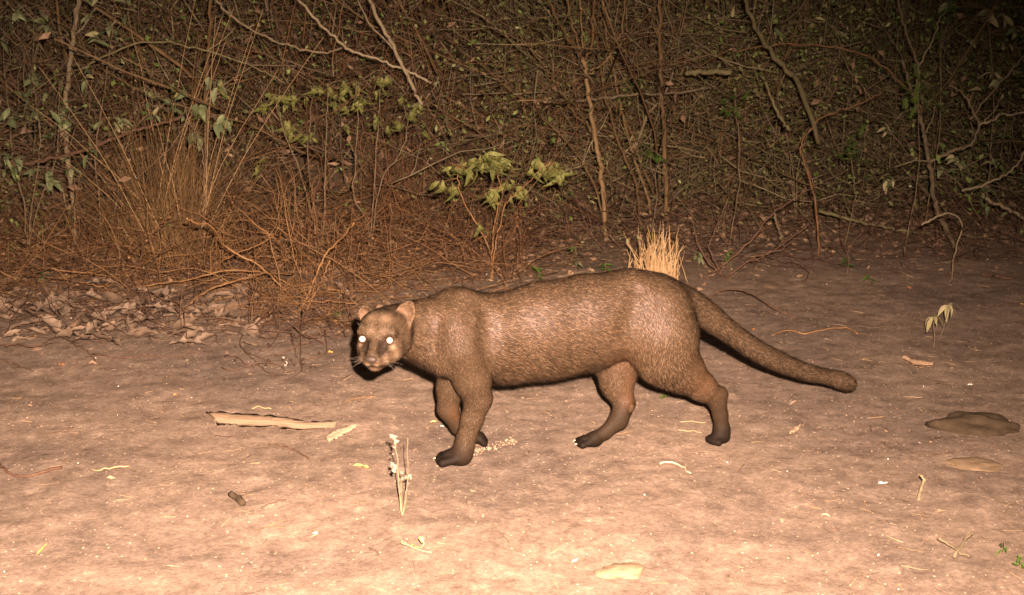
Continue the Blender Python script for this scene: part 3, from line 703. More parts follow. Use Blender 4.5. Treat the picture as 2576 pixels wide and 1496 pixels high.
# stones -------------------------------------------------------------
def stone(label, px, py, w, d, h, mat, seed, rot=0):
    r_ = np.random.default_rng(seed); c = G(px, py); seg, ring = 40, 16
    th = np.linspace(0, np.pi*.62, ring); ph = np.arange(seg)/seg*2*np.pi
    X = np.sin(th)[:, None]*np.cos(ph); Y = np.sin(th)[:, None]*np.sin(ph); Z = np.cos(th)[:, None]*np.ones(seg)
    k = 1+.9*fbm(X*1.3+seed, Y*1.3+Z, 3, seed)+.10*fbm(X*7, Y*7+Z*5, 3, seed+1)
    sup = (np.abs(X)**2.6+np.abs(Y)**2.6+np.abs(Z)**2.6)**(-1/2.6)
    V = np.stack([X*w*k*sup, Y*d*k*sup, Z*h*k*sup], -1).reshape(-1, 3)
    I = np.arange(ring*seg).reshape(ring, seg); R_ = np.roll(I, -1, 1); Q = np.stack([I[:-1], I[1:], R_[1:], R_[:-1]], -1).reshape(-1, 4)
    o = obj('stone', np_mesh('stone', V, Q), mat, None, (c[0], c[1], float(tz(c[0], c[1]))-.004)); o.rotation_euler[2] = rot
    tag(o, label, 'stone')
stone('dark rounded half-buried stone on the right, beyond the tan one', 2460, 1075, .095, .042, .028, M['stone'], 3, -.12)
stone('flat tan half-buried stone in the right foreground', 2455, 1170, .062, .034, .009, M['stonetan'], 5, -.15)
stone('smooth tan stone poking out at the bottom edge, centre right', 1560, 1440, .036, .024, .014, M['stonetan'], 9, 0)

# leaves (templates) ---------------------------------------------------
def leaf_mesh(name, mat, L=1.0, Wd=.3, droop=0.0, fold=.12, curl=0.0, n=6, seed=0, wave=.0, tip=1.0):
    """blade along +X; droop bends it down, fold makes a V section"""
    r_ = np.random.default_rng(seed); V = []; ang = 0; p = np.zeros(3); Ps = [p.copy()]
    for i in range(n):
        ang -= droop/n*(1.6 if i < n/2 else .5) + r_.normal(0, wave)
        p = p + np.array([math.cos(ang), 0, math.sin(ang)])*L/n; Ps.append(p.copy())
    for i, q in enumerate(Ps):
        t = i/n; w = Wd*.5*L*(math.sin(math.pi*min(1, t**.75*tip)) if 0 < i < n else .06)
        tw = r_.normal(0, wave*1.5)
        sdv = np.array([0, math.cos(tw), math.sin(tw)]); upv = np.array([0, 0, 1.])
        V += [q - sdv*w + upv*w*(fold+curl), q - sdv*w*.5 + upv*w*fold*.3, q, q + sdv*w*.5 + upv*w*fold*.3, q + sdv*w + upv*w*(fold+curl)]
    I = np.arange((n+1)*5).reshape(n+1, 5); Q = np.stack([I[:-1, :-1], I[1:, :-1], I[1:, 1:], I[:-1, 1:]], -1).reshape(-1, 4)
    me = np_mesh(name, np.array(V), Q); me.materials.append(mat); return me
DROOP = [leaf_mesh('leaf', M['leaf'], 1, .22, 2.0+.2*i, .35, n=6, seed=i, wave=.10) for i in range(4)]
DROOPG = [leaf_mesh('leaf', M['leafgrey'], 1, .40, 1.3+.2*i, .35, n=6, seed=i+9, wave=.10) for i in range(3)]
STAR = [leaf_mesh('leaf', M['leafgrey'], 1, .36, .5*i, .25, n=5, seed=i+20, wave=.06) for i in range(3)]
STARP = [leaf_mesh('leaf', M['leafpale'], 1, .36, .7*i, .3, n=5, seed=i+30, wave=.06) for i in range(3)]
FERN = [leaf_mesh('leaf', M['leafbright'], 1, .42, .4+.4*i, .2, n=4, seed=i+40, wave=.08) for i in range(2)]
CRUMP = [leaf_mesh('dry_leaf', M['dryleaf'], 1, .26+.06*i, .35-.15*i, .25, .15, n=8, seed=i+50, wave=.20) for i in range(5)]
def leaf_on(parent, P0, me, size, az, el=0.0, roll=0.0, name='leaf'):
    o = bpy.data.objects.new(name, me); COL.objects.link(o); o.parent = parent
    o.location = tuple(np.asarray(P0)-np.array(parent.location)); o.scale = (size, size, size)
    o.rotation_euler = (Euler((roll, -el, 0)).to_matrix().to_4x4()).to_euler()
    o.rotation_euler = (Matrix.Rotation(az, 4, 'Z') @ Matrix.Rotation(-el, 4, 'Y') @ Matrix.Rotation(roll, 4, 'X')).to_euler()
    return o

# sprouts on the right of the trail -----------------------------------
def sprout(label, base, top, tips, me_list, r=.0012):
    b0 = G(*base); Y0 = b0[1]; b0[2] = float(tz(b0[0], b0[1])); e = empty('sprout', b0, label, 'sprout', 'two leafy sprouts on the right')
    t0 = PT(top[0], top[1], Y0-.01); mb = MB(); tube1(mb, [b0-np.array([0, 0, .004]), (b0+t0)/2+np.array([.003, 0, 0]), t0], r, r*.8, 10, 6); obj('stem', mb.mesh('stem', origin=b0), M['twig'], e)
    for i, (tx, ty, dY) in enumerate(tips):
        q = PT(tx, ty, Y0+dY); d = q-t0; L = np.linalg.norm(d)*1.25; az = math.atan2(d[1], d[0]); el = math.atan2(d[2], np.hypot(d[0], d[1]))
        leaf_on(e, t0, me_list[i % len(me_list)], L, az, el+.55, rng.normal(0, .3))
DP = [leaf_mesh('leaf', M['leafpale'], 1, .22, 1.6, .3, n=7, seed=60+i, wave=.03) for i in range(2)]
sprout('taller leafy sprout with arching pale leaves on the right, further from the cat', (2362, 857), (2386, 768),
       [(2352, 776, -.02), (2414, 756, .0), (2404, 794, -.03), (2378, 782, .03), (2362, 786, -.03), (2396, 760, .02)], DP)
sprout('shorter leafy sprout with drooping pale leaves on the right, nearer the cat', (2349, 878), (2346, 797),
       [(2316, 810, -.01), (2334, 832, -.03), (2376, 796, .0), (2360, 822, -.02), (2350, 790, .03)], DP)
# small green seedlings
def seedling(label, base, h, n, lsz, me_list, lean=0.0, cat='seedling', fuzz=1):
    b0 = G(*base); b0[2] = float(tz(b0[0], b0[1])); e = empty('seedling', b0, label, cat)
    t0 = b0+np.array([lean, -.005, h]); mb = MB(); tube1(mb, [b0-np.array([0, 0, .004]), (b0+t0)/2+np.array([.002, 0, 0]), t0], .0011, .0008, 8, 5); obj('stem', mb.mesh('stem', origin=b0), M['twig'], e)
    for i in range(n):
        t = .35+.65*i/max(1, n-1); leaf_on(e, b0*(1-t)+t0*t, random.choice(me_list), lsz*random.uniform(.7, 1.2), i*2.4+random.random(), random.uniform(-.2, .7), random.uniform(-.4, .4))
seedling('small grey-green seedling among the vines at left', (420, 640), .055, 8, .026, STAR)
seedling('bright green seedling at the far left under the vines', (112, 722), .05, 9, .032, FERN+STAR)
seedling('tiny seedling at the left edge of the litter', (28, 668), .03, 5, .025, FERN)
seedling('leafy green seedling behind the cat back, tallest of three', (1447, 698), .10, 14, .030, FERN+STAR)
seedling('small green seedling behind the cat back, left one of three', (1352, 716), .055, 9, .028, FERN)
seedling('small green seedling behind the cat back, right one of three', (1522, 690), .035, 7, .026, FERN)
seedling('green seedling with drooping leaves right of the straw tuft', (1755, 672), .05, 8, .030, FERN+DROOPG)
seedling('green seedling in the twigs further right of the straw tuft', (1830, 674), .055, 8, .030, FERN+DROOPG)
seedling('green weed in the dirt right of the dark crossing twigs', (2130, 690), .06, 8, .030, FERN)
seedling('small green weed below the mossy fallen branch', (2185, 716), .03, 5, .026, FERN)
seedling('seedling in the bottom right corner, left one', (2519, 1400), .030, 6, .015, FERN)
seedling('seedling at the bottom right edge with a pale stem', (2560, 1440), .030, 5, .014, FERN)
seedling('wisp of green grass on the dirt between the hind legs', (1672, 1004), .012, 12, .014, FERN)
seedling('green leafy twig just left of the cat brow', (856, 800), .02, 6, .022, FERN+STAR)

# dead woolly weed in the foreground ------------------------------------
wb0 = G(1012, 1296); wb0[2] = float(tz(wb0[0], wb0[1])); wy = wb0[1]
we = empty('dead_weed', wb0, 'dead pale weed with woolly tufts standing in the foreground before the cat', 'weed')
def wpt(px, py, dy=0): return PT(px, py, wy+dy)
for pts_ in ([(1012, 1296), (1003, 1230), (1001, 1180), (996, 1130), (990, 1102)], [(1012, 1296), (1024, 1230), (1026, 1170), (1026, 1101)],
             [(1012, 1292), (1010, 1250), (1012, 1200)], [(1012, 1292), (1020, 1250), (1028, 1196)], [(1012, 1292), (1007, 1245), (1006, 1205)]):
    mb = MB(); P = [wpt(x, y, -.004*i) for i, (x, y) in enumerate(pts_)]; P[0][2] = wb0[2]-.004; tube1(mb, P, .0012, .0007, 14, 5, .0006); obj('stem', mb.mesh('stem', origin=wb0), M['palebark'], we)
def tuft(parent, P0, r, n, o0):
    mb = MB()
    for i in range(n):
        d = rng.normal(0, 1, 3); d /= np.linalg.norm(d); a = P0+d*r*.2; q = P0+d*r*rng.uniform(.6, 1.1)
        tube1(mb, [a, (a+q)/2+rng.normal(0, r*.15, 3), q], r*.13, r*.05, 4, 4)
    obj('woolly_tuft', mb.mesh('woolly_tuft', origin=o0), M['woolly'], parent)
for (x, y, r) in ((992, 1100, .0055), (998, 1108, .0050), (995, 1114, .004), (984, 1096, .0045), (991, 1124, .0032), (989, 1142, .0030), (988, 1168, .006), (993, 1176, .0065), (991, 1184, .005), (1010, 1188, .004), (1014, 1204, .0042), (1022, 1200, .0042), (1032, 1196, .004), (1033, 1202, .003), (1026, 1216, .003)):
    tuft(we, wpt(x, y, -.012), r, 22, wb0)
# yellow sprig in foreground
sb = G(1050, 1380); sb[2] = float(tz(sb[0], sb[1])); se = empty('yellow_sprig', sb, 'small yellow forked sprig lying at the bottom centre of the trail', 'sprig')
for pts_ in ([(1008, 1364, .008), (1030, 1372, .008), (1052, 1381, .006), (1086, 1391, .003)], [(1040, 1372, .006), (1058, 1378, .012), (1066, 1366, .025), (1058, 1350, .035)], [(1022, 1368, .006), (1016, 1362, .014), (1011, 1361, .02)]):
    mb = MB(); tube1(mb, gpts(pts_), .0015, .0010, 10, 5, .0003); obj('stem', mb.mesh('stem', origin=sb), M['leafpale'], se)
YL = leaf_mesh('leaf', M['yellow'], 1, .5, .8, .3, n=4, seed=77, wave=.1)
for (x, y, u, s) in ((1056, 1350, .035, .014), (1040, 1368, .014, .012), (1062, 1352, .035, .011)): leaf_on(se, gpts([(x, y, u)])[0], YL, s, rng.uniform(0, 6), rng.uniform(-.3, .6))
# pale crumbled seed head near the front paw
cb = G(1245, 1120); cb[2] = float(tz(cb[0], cb[1])); V_ = MB()
for i in range(170):
    t = rng.random(); x = 1190+115*t+rng.normal(0, 5); y = 1136-28*t+rng.normal(0, 4.5); p = G(x, y); s = rng.uniform(.0008, .002); d = rng.normal(0, 1, (3, 3))*s
    V_.add([p+d[0]+[0, 0, s*1.5], p+d[1], p+d[2], p+[0, 0, s]], np.array([[0, 1, 2], [0, 2, 3], [1, 3, 2]]))
tag(obj('crumbled_seedhead', V_.mesh('crumbled_seedhead', False, cb), M['wood'], None, cb), 'crumbled pale seed head scattered behind the near front paw', 'seed head', None, 'stuff')
# individual fallen leaves and chips ------------------------------------
def fleaf(label, px, py, size, mat, az, group=None, cat='leaf', variant=0, wd=.5, droop=.4, el=.05, name='fallen_leaf'):
    me = leaf_mesh(name, mat, size, wd, droop, .3, .15, n=6, seed=int(px)+variant, wave=.18); p = G(px, py)
    p[2] = float(tz(p[0], p[1]))+size*.06+.001
    o = obj(name, me, None, None, p); o.rotation_euler = (0, -el-droop*.35, az); return tag(o, label, cat, group)
fleaf('long yellow crumpled leaf left of the dead woolly weed', 888, 1176, .042, M['yellow'], .05, wd=.3)
fleaf('orange leaf chip beside the folded far foreleg', 1083, 1064, .014, M['yellow'], .5)
fleaf('bright orange forked leaf left of the cat head', 826, 888, .018, M['yellow'], .4, wd=.6)
fleaf('small yellow leaf at the bottom left', 92, 1398, .026, M['yellow'], .2)
fleaf('small red-orange leaf on the dirt above the pale slab', 436, 996, .016, M['orange'], .5)
fleaf('reddish leaf at the edge of the litter heap', 148, 920, .022, M['orange'], .1)
fleaf('pale torn leaf on the dirt at the far left', 68, 1022, .036, M['wood'], -.1, wd=.35)
fleaf('pale crumpled leaf left of the stubby stick', 262, 1206, .034, M['wood'], 0.1, wd=.4)
fleaf('pale dry leaf at the bottom right of centre', 1980, 1280, .020, M['dryleaf'], .9)
fleaf('upright pale leaf chip right of centre in the foreground', 1968, 1318, .022, M['wood'], 1.4, wd=.35)
fleaf('small curled tan leaf in the right foreground', 2066, 1298, .018, M['wood'], -.2)
fleaf('pale leaf low at the right under the tan stone', 2354, 1292, .018, M['wood'], 0)
fleaf('pale straw-coloured leaf near the right edge', 2236, 1321, .020, M['wood'], 0, wd=.2)
fleaf('yellow leaf at the right edge behind the sprouts', 2565, 767, .030, M['yellow'], .1, wd=.3)
fleaf('orange-brown leaf far right on the bare dirt', 2280, 725, .030, M['orange'], .5)
fleaf('small pale leaf by the tail root', 1960, 800, .020, M['dryleaf'], .3)
fleaf('orange leaf next to the tail root', 1893, 832, .014, M['orange'], .8)
fleaf('pale leaf above the tail root', 1800, 815, .022, M['dryleaf'], 0)
fleaf('tan dry leaf on the dirt right of the tan twig', 2070, 856, .026, M['dryleaf'], -.1, wd=.3)
fleaf('faint pale leaf lying right of the hind hock', 1985, 1022, .03, M['dryleaf'], .6, wd=.3)
fleaf('small white petal on the right foreground dirt', 2209, 1217, .018, M['white'], -.1, wd=.45, droop=.2)
fleaf('small white chip on the dirt right of the tail tip', 2433, 970, .013, M['white'], -.5, wd=.6, droop=.2)
fleaf('white fleck beside the folded far foreleg', 1108, 1073, .008, M['white'], 0, wd=.6)
fleaf('white fleck between the hind legs', 1616, 951, .007, M['white'], 0, wd=.8)
fleaf('white fleck right of the front tan stone at the bottom', 1437, 1417, .014, M['white'], .6, wd=.4)
fleaf('pale oval leaf chip in the lower left foreground', 786, 1344, .022, M['white'], 0.1, wd=.3)
fleaf('pale sliver below the pale oval chip', 776, 1357, .026, M['wood'], .2, wd=.15)
fleaf('pale sliver at the bottom edge, lower left', 410, 1428, .03, M['wood'], -.05, wd=.15)
fleaf('round tan leaf on dirt under the seed-head twigs', 624, 946, .014, M['dryleaf'], .3, wd=.9)
fleaf('two-tone pale leaf beside the litter heap', 222, 918, .052, M['wood'], -.1, wd=.35)
# heap of crumpled leaves under the vines
grp = 'crumpled dry leaves heaped at the left foot of the thicket'
r_ = np.random.default_rng(5)
big = [(300, 722, .10), (235, 755, .09), (280, 770, .10), (250, 800, .08), (210, 790, .08), (345, 790, .09), (380, 800, .09), (470, 790, .10), (510, 800, .10), (560, 800, .12), (590, 810, .10), (620, 790, .08),
       (420, 850, .08), (460, 862, .07), (380, 845, .07), (320, 850, .08), (270, 862, .08), (545, 845, .11), (520, 880, .09), (330, 735, .08), (150, 800, .07), (120, 830, .07), (60, 800, .07), (20, 780, .07), (170, 850, .06), (200, 870, .06), (640, 770, .07), (700, 780, .06), (720, 800, .05), (850, 765, .08), (880, 755, .07)]
for (x, y, s) in big + [(r_.uniform(0, 640), r_.uniform(745, 868), r_.uniform(.04, .10)) for _ in range(130)]:
    p = G(x, y); o = bpy.data.objects.new('dry_leaf', random.choice(CRUMP)); COL.objects.link(o)
    o.location = (p[0], p[1], float(tz(p[0], p[1]))+s*.04+.003+r_.uniform(0, .010)); o.scale = (s, s, s)
    o.rotation_euler = (r_.normal(0, .18), r_.normal(-.02, .12), r_.uniform(0, 6.28))
    tag(o, 'crumpled pale dry leaf in the heap at the left foot of the thicket', 'leaf', grp)

# ================================================================== VINES AND SHRUBS
def vine(label, pts, r0=.0022, r1=.0014, mat='vine', group=None, name='dry_vine', n=26):
    """pts (px, py, height above the dirt)"""
    return stick(name, label, 'vine', M[mat], pts, r0, r1, n, 5, group, .0015, .06)
VG = 'dry orange vines tangled at the left'
vine('jointed orange vine running down right across the left tangle', [(470, 548, .30), (492, 558, .28), (535, 572, .25), (564, 618, .18), (649, 667, .12), (701, 712, .06), (765, 785, .003)], .0030, .0022, group=VG)
vine('long orange vine arching flat over the litter heap', [(330, 722, .02), (400, 712, .04), (478, 703, .06), (560, 683, .09), (642, 681, .08), (700, 700, .04), (760, 735, .003)], .0026, .0016, group=VG)
vine('brown vine rising from the litter heap towards the cat', [(466, 778, .003), (490, 752, .03), (520, 731, .06), (598, 705, .09), (666, 688, .09), (740, 690, .05)], .0026, .0016, group=VG)
vine('brown vine close above the rising one', [(474, 770, .01), (500, 745, .04), (550, 718, .08), (620, 700, .10), (690, 702, .06)], .0016, .0012, group=VG)
vine('bright orange forked stem standing left of the cat head', [(890, 560, .26), (860, 599, .20), (824, 633, .15), (800, 681, .10), (779, 732, .05), (755, 782, .003)], .0030, .0026, group=VG)
vine('thin bright stem beside the forked orange stem', [(830, 655, .13), (815, 690, .09), (795, 735, .05), (770, 785, .003)], .0020, .0016, group=VG)
vine('orange twig pointing level at the cat ear', [(764, 758, .04), (820, 759, .045), (896, 762, .05)], .0018, .0014, group=VG, n=10)
vine('orange vine arching from the grass clump down to the left tangle', [(362, 660, .02), (362, 625, .08), (380, 590, .14), (400, 565, .17), (430, 545, .2)], .0022, .0016, group=VG)
vine('thin vine climbing straight above the seedling', [(400, 680, .01), (405, 610, .11), (412, 560, .2), (440, 520, .26), (450, 500, .3)], .0018, .0014, group=VG)
vine('long low arching vine over the far left tangle', [(0, 676, .02), (90, 672, .06), (170, 680, .07), (240, 690, .05), (300, 700, .01)], .0024, .0016, group=VG)
vine('thin vine crossing low over the far left tangle', [(60, 690, .04), (150, 700, .05), (230, 715, .05), (300, 735, .02)], .0016, .0012, group=VG)
vine('curving vine above the left tangle from the grass clump', [(270, 570, .12), (330, 575, .13), (380, 590, .12), (410, 620, .07), (420, 650, .02)], .0018, .0012, group=VG)
vine('brown vine slanting up right through the left tangle', [(520, 690, .02), (560, 655, .08), (620, 628, .12), (680, 600, .16), (700, 570, .2)], .0020, .0014, group=VG)
vine('arched vine over the middle of the left tangle', [(560, 560, .16), (620, 555, .18), (680, 590, .14), (720, 640, .06), (700, 680, .01)], .0018, .0014, group=VG)
vine('dark vine trailing along the bottom of the litter heap', [(232, 890), (308, 900), (359, 893), (410, 896), (478, 890), (516, 883)], .0024, .0014, 'twig_dark', None, 'ground_vine')
vine('dark twig running down from the litter heap onto the dirt', [(60, 775, .02), (116, 818, .015), (171, 855, .01), (222, 886), (249, 917)], .0028, .0014, 'twig_dark', None, 'ground_vine')
vine('dark twig across the far left litter', [(0, 905), (44, 919), (79, 931)], .0022, .0012, 'twig_dark', None, 'ground_vine')
vine('dark twig lying along the left litter, second from the left edge', [(0, 868, .01), (40, 866, .015), (90, 870, .02), (130, 852, .02), (165, 825, .01)], .0026, .0014, 'twig_dark', None, 'ground_vine')
vine('upright dark twig stuck in the right of the litter heap', [(464, 780, .05), (466, 830, .02), (477, 884, .001)], .0016, .0012, 'twig_dark', None, 'ground_vine', 10)
vine('thin twig from the brow of the litter to the seed-head twigs', [(530, 780, .02), (600, 770, .03), (650, 775, .02), (690, 786, .01)], .0018, .0012, 'twig_red', None, 'ground_vine')
# seed-head twig bush
bb = G(690, 880); bb[2] = float(tz(bb[0], bb[1])); be = empty('seed_twigs', bb, 'tangle of dark twigs with black seed heads on the dirt left of the cat', 'twigs')
seg_ = [[(681, 790, .03), (640, 815, .02), (619, 829, .015), (607, 848, .01), (605, 871, .008), (629, 888, .008), (669, 905), (686, 914)], [(619, 829, .015), (650, 829, .02), (693, 833, .02), (733, 838, .015)],
        [(760, 780, .06), (757, 843, .03), (755, 902, .01), (760, 931), (733, 948), (707, 957)], [(769, 902, .004), (800, 898), (819, 886, .006), (821, 867, .01), (817, 829, .02)], [(617, 924), (650, 913, .006), (686, 914, .01), (707, 921), (719, 933)],
        [(605, 871, .008), (622, 890, .008), (650, 915, .004), (685, 946)], [(573, 893, .01), (596, 898, .008), (625, 922, .004), (640, 915)], [(733, 838, .015), (740, 870, .01), (750, 905, .006)], [(557, 924), (575, 930), (612, 928)], [(820, 867, .01), (790, 850, .02), (765, 838, .03)],
        [(757, 860, .03), (730, 880, .02), (690, 895, .01)], [(700, 840, .02), (680, 870, .015), (655, 885, .01)], [(740, 820, .05), (770, 845, .03), (800, 850, .02)]]
for s_ in seg_:
    mb = MB(); tube1(mb, gpts(s_, .004), .0017, .0010, 14, 5, .0010); obj('side_twig', mb.mesh('side_twig', origin=bb), M['twig_dark'], be)
sph = None
def seedhead(parent, P0, r, mat):
    mb = MB()
    for i in range(9):
        d = rng.normal(0, 1, 3); d /= np.linalg.norm(d); tube1(mb, [P0, P0+d*r*.6, P0+d*r], r*.5, r*.12, 4, 4)
    obj('seed_head', mb.mesh('seed_head', origin=parent.location), mat, parent)
for (x, y) in ((568, 895), (593, 872), (676, 907), (711, 905), (669, 917), (733, 905), (762, 904), (764, 914), (722, 915), (783, 923), (793, 923), (591, 906), (677, 866), (735, 855), (802, 888), (655, 880), (740, 916), (757, 912), (562, 831), (632, 800), (665, 810), (700, 820), (729, 833)):
    seedhead(be, gpts([(x, y, rng.uniform(.004, .012))])[0], rng.uniform(.0035, .0055), M['burr'])
for (x, y) in ((713, 900), (721, 912), (718, 918)): seedhead(be, gpts([(x, y, .01)])[0], .0045, M['woolly'])

# saplings and branches ------------------------------------------------
def p3(pts, Y0, lean=.0):
    return [PT(x, y, (Y0 if len(r) == 0 else Y0+r[0])) for (x, y, *r) in pts]
def sapling(name, label, Y0, mat, segs, cat='sapling', group=None, root=True):
    """segs: list of (pts, r0, r1); first one is the stem"""
    st = p3(segs[0][0], Y0); b0 = st[0].copy()
    if root: b0[2] = float(tz(b0[0], b0[1])); 
    e = empty(name, b0, label, cat, group)
    for i, (pts, r0, r1) in enumerate(segs):
        P = p3(pts, Y0)
        if i == 0 and root and P[0][2] > b0[2]+.01: P = [b0-np.array([0, 0, .02])]+P
        mb = MB(); nn2 = 8+4*len(P); tube1(mb, P, r0, r1, nn2, 7, .0022 if r0 > .003 else .0014, .07)
        obj('stem' if i == 0 else 'branch', mb.mesh('stem' if i == 0 else 'branch', origin=b0), mat, e)
    return e
def Yg(px, py): return float(G(px, py)[1])
y1 = Yg(1527, 600)
sapling('sapling', 'orange-barked sapling with many forks in the centre right of the thicket', y1, M['bark'], [
    ([(1527, 600), (1517, 487), (1506, 393), (1492, 308), (1479, 222), (1472, 171), (1465, 147)], .0088, .0062),
    ([(1465, 150), (1441, 113), (1397, 38), (1380, -10), (1360, -90)], .0050, .0035), ([(1468, 150), (1455, 113), (1427, 0), (1415, -80)], .0040, .003), ([(1466, 120), (1463, 68), (1455, -60)], .003, .002),
    ([(1470, 150), (1492, 102), (1489, 51), (1496, 0), (1500, -80)], .0048, .0035), ([(1483, 178), (1510, 165), (1526, 150), (1557, 96), (1567, 68), (1575, -20)], .0036, .002),
    ([(1500, 350), (1480, 320), (1441, 280), (1407, 225), (1373, 174), (1338, 126), (1304, 85)], .0036, .0022)])
sapling('sapling', 'slim stem leaning left just right of the forked orange sapling', y1+.12, M['bark'], [
    ([(1612, 560), (1602, 478), (1574, 403), (1543, 318), (1523, 239), (1513, 178), (1506, 137), (1495, 40), (1490, -80)], .0060, .003), ([(1543, 318), (1560, 290), (1600, 250)], .002, .001)])
sapling('sapling', 'slim stem leaning left, second right of the forked sapling', y1+.2, M['bark'], [
    ([(1640, 560), (1629, 495), (1591, 379), (1564, 280), (1550, 205), (1537, 154), (1520, 60), (1510, -60)], .0055, .003), ([(1564, 280), (1545, 250)], .002, .001)])
sapling('sapling', 'straight upright tan stem right of the leaning stems', y1+.1, M['bark'], [
    ([(1678, 560), (1676, 521), (1670, 328), (1667, 280), (1663, 205), (1661, 137), (1658, 85), (1661, 0), (1664, -90)], .0085, .0055), ([(1663, 150), (1690, 120), (1706, 80), (1720, 20)], .003, .0015), ([(1658, 100), (1645, 70), (1640, 40)], .0025, .001), ([(1667, 330), (1690, 345), (1720, 330)], .002, .001)])
sapling('sapling', 'thin stem crossing diagonally low behind the cat back', y1+.05, M['bark'], [
    ([(1520, 560), (1480, 430), (1407, 335), (1355, 287), (1300, 240), (1250, 200)], .0042, .002)])
y2 = Yg(2400, 620)
sapling('sapling', 'pale tan sapling with a right-hand fork on the right of the thicket', y2, M['palebark'], [
    ([(2400, 620), (2369, 553), (2350, 500), (2342, 427), (2335, 393), (2321, 325), (2308, 273), (2301, 253), (2284, 196), (2268, 150)], .0095, .0045),
    ([(2301, 240), (2308, 200), (2310, 167), (2284, 96), (2263, 17), (2260, -70)], .0048, .003), ([(2310, 167), (2330, 130), (2350, 90), (2365, 40)], .003, .0015),
    ([(2339, 407), (2370, 392), (2403, 376), (2435, 368), (2448, 355), (2462, 314), (2438, 260), (2415, 228), (2390, 215)], .0058, .003),
    ([(2462, 314), (2490, 305), (2506, 297), (2515, 285), (2545, 290), (2600, 270)], .0045, .0025), ([(2342, 405), (2300, 405), (2250, 420)], .003, .0015), ([(2470, 312), (2500, 280), (2520, 240)], .002, .001), ([(2321, 345), (2345, 300), (2352, 270)], .0025, .001)])
sapling('bush', 'red-brown stem arching over right of the centre of the thicket', y2-.15, M['twig_red'], [
    ([(2060, 600), (2045, 480), (2020, 400), (2017, 362), (2062, 301), (2106, 280), (2164, 263), (2220, 230)], .0035, .0018), ([(2030, 420), (2050, 470)], .0015, .001)], 'stem')
sapling('bush', 'long thin stem arching down from the upper right to the pale sapling', y2+.05, M['twig_red'], [
    ([(2320, 300), (2308, 260), (2233, 174), (2164, 133), (2062, 116), (1960, 110), (1850, 130)], .0032, .0015)], 'stem', root=False)
sapling('leaning_branch', 'pale bare branch rising to the right edge of the thicket', y2+.1, M['palebark'], [
    ([(2420, 480), (2482, 461), (2540, 431), (2568, 396), (2600, 330)], .0045, .003), ([(2440, 300), (2513, 212), (2574, 144), (2620, 90)], .0036, .0025)], 'branch', root=False)
sapling('mossy_branch', 'thick mossy broken branch leaning in the upper right thicket', y2+.0, M['mossbark'], [
    ([(2060, 360), (2010, 212), (1980, 181), (1946, 137), (1900, 70), (1870, -20)], .009, .007), ([(1987, 325), (1959, 290), (1925, 205)], .006, .004)], 'branch', root=False)
sapling('fallen_branch', 'pale bare branch leaning down from the top centre', 3.98, M['palebark'], [
    ([(1062, 262), (1051, 244), (1027, 195), (990, 120), (959, 62), (932, 0), (905, -60)], .0052, .0062), ([(990, 125), (970, 100), (930, 60), (900, 0)], .003, .002)], 'branch', root=False)
sapling('fallen_branch', 'crooked pale branch hanging across the upper left centre', 4.02, M['palebark'], [
    ([(540, -10), (564, 24), (615, 62), (683, 99), (735, 116), (813, 132), (860, 120)], .0036, .0030), ([(745, -10), (803, 58), (860, 112), (894, 130), (945, 147), (997, 167), (1045, 188), (1085, 208)], .0042, .0038), ([(610, 60), (625, 68), (640, 62)], .003, .002)], 'branch', root=False)
sapling('tree_trunk', 'slim pale tree trunk rising out of the top left of the thicket', 4.12, M['palebark'], [
    ([(165, 330), (171, 205), (178, 137), (186, 75), (198, 0), (206, -90)], .0085, .0075), ([(186, 90), (215, 60), (240, 20)], .003, .002)], 'tree')
sapling('sapling', 'thin reddish stem standing left of the top centre', 4.1, M['bark'], [
    ([(516, 420), (520, 191), (523, 137), (528, 85), (530, 0), (532, -80)], .0065, .0048)])
sapling('dark_branch', 'dark mossy branch arching across the upper left', 4.0, M['mossbark'], [
    ([(200, 185), (222, 164), (308, 120), (393, 103), (478, 116), (581, 147), (649, 171), (720, 210)], .0038, .002), ([(520, 128), (560, 100), (590, 70)], .002, .001), ([(560, 145), (600, 180), (620, 190)], .002, .001)], 'branch', root=False)
sapling('dark_branch', 'long dark branch slanting up right through the big grass clump', 4.0, M['twig_dark'], [
    ([(20, 420), (120, 400), (205, 379), (308, 338), (376, 318), (444, 297), (500, 260), (560, 230)], .0070, .003), ([(308, 338), (330, 300), (350, 280)], .002, .001), ([(250, 360), (220, 330), (180, 320)], .002, .001)], 'branch', root=False)
sapling('twiggy_bush', 'bare forked dark twigs right of the straw tuft', Yg(1833, 700), M['twig_dark'], [
    ([(1833, 696), (1850, 680), (1911, 641), (1959, 628), (1997, 607)], .0032, .0012), ([(1788, 689, .02), (1874, 621, .0), (1939, 542, .02), (1980, 511), (2055, 467)], .0032, .0012), ([(1815, 692), (1809, 680), (1785, 628), (1790, 600), (1802, 570), (1830, 500)], .0028, .0012),
    ([(1820, 700), (1770, 640), (1750, 590), (1735, 520)], .0028, .001), ([(1880, 660), (1930, 640), (2000, 590), (2040, 560)], .002, .001), ([(1760, 690), (1800, 705), (1850, 708), (1880, 700)], .002, .001)], 'twigs')
sapling('stub_branch', 'short pale broken stub hanging above the dark crossing twigs', Yg(1964, 640), M['palebark'], [([(1966, 602), (1960, 580), (1952, 556), (1948, 535)], .0045, .0036)], 'branch', root=False)
sapling('fallen_branch', 'mossy grey branch fallen along the thicket edge on the right', Yg(2280, 600), M['mossbark'], [
    ([(2060, 530), (2133, 549), (2198, 566), (2280, 580), (2340, 585)], .0062, .0045), ([(2150, 552), (2130, 520), (2120, 490)], .003, .002)], 'branch', root=False)
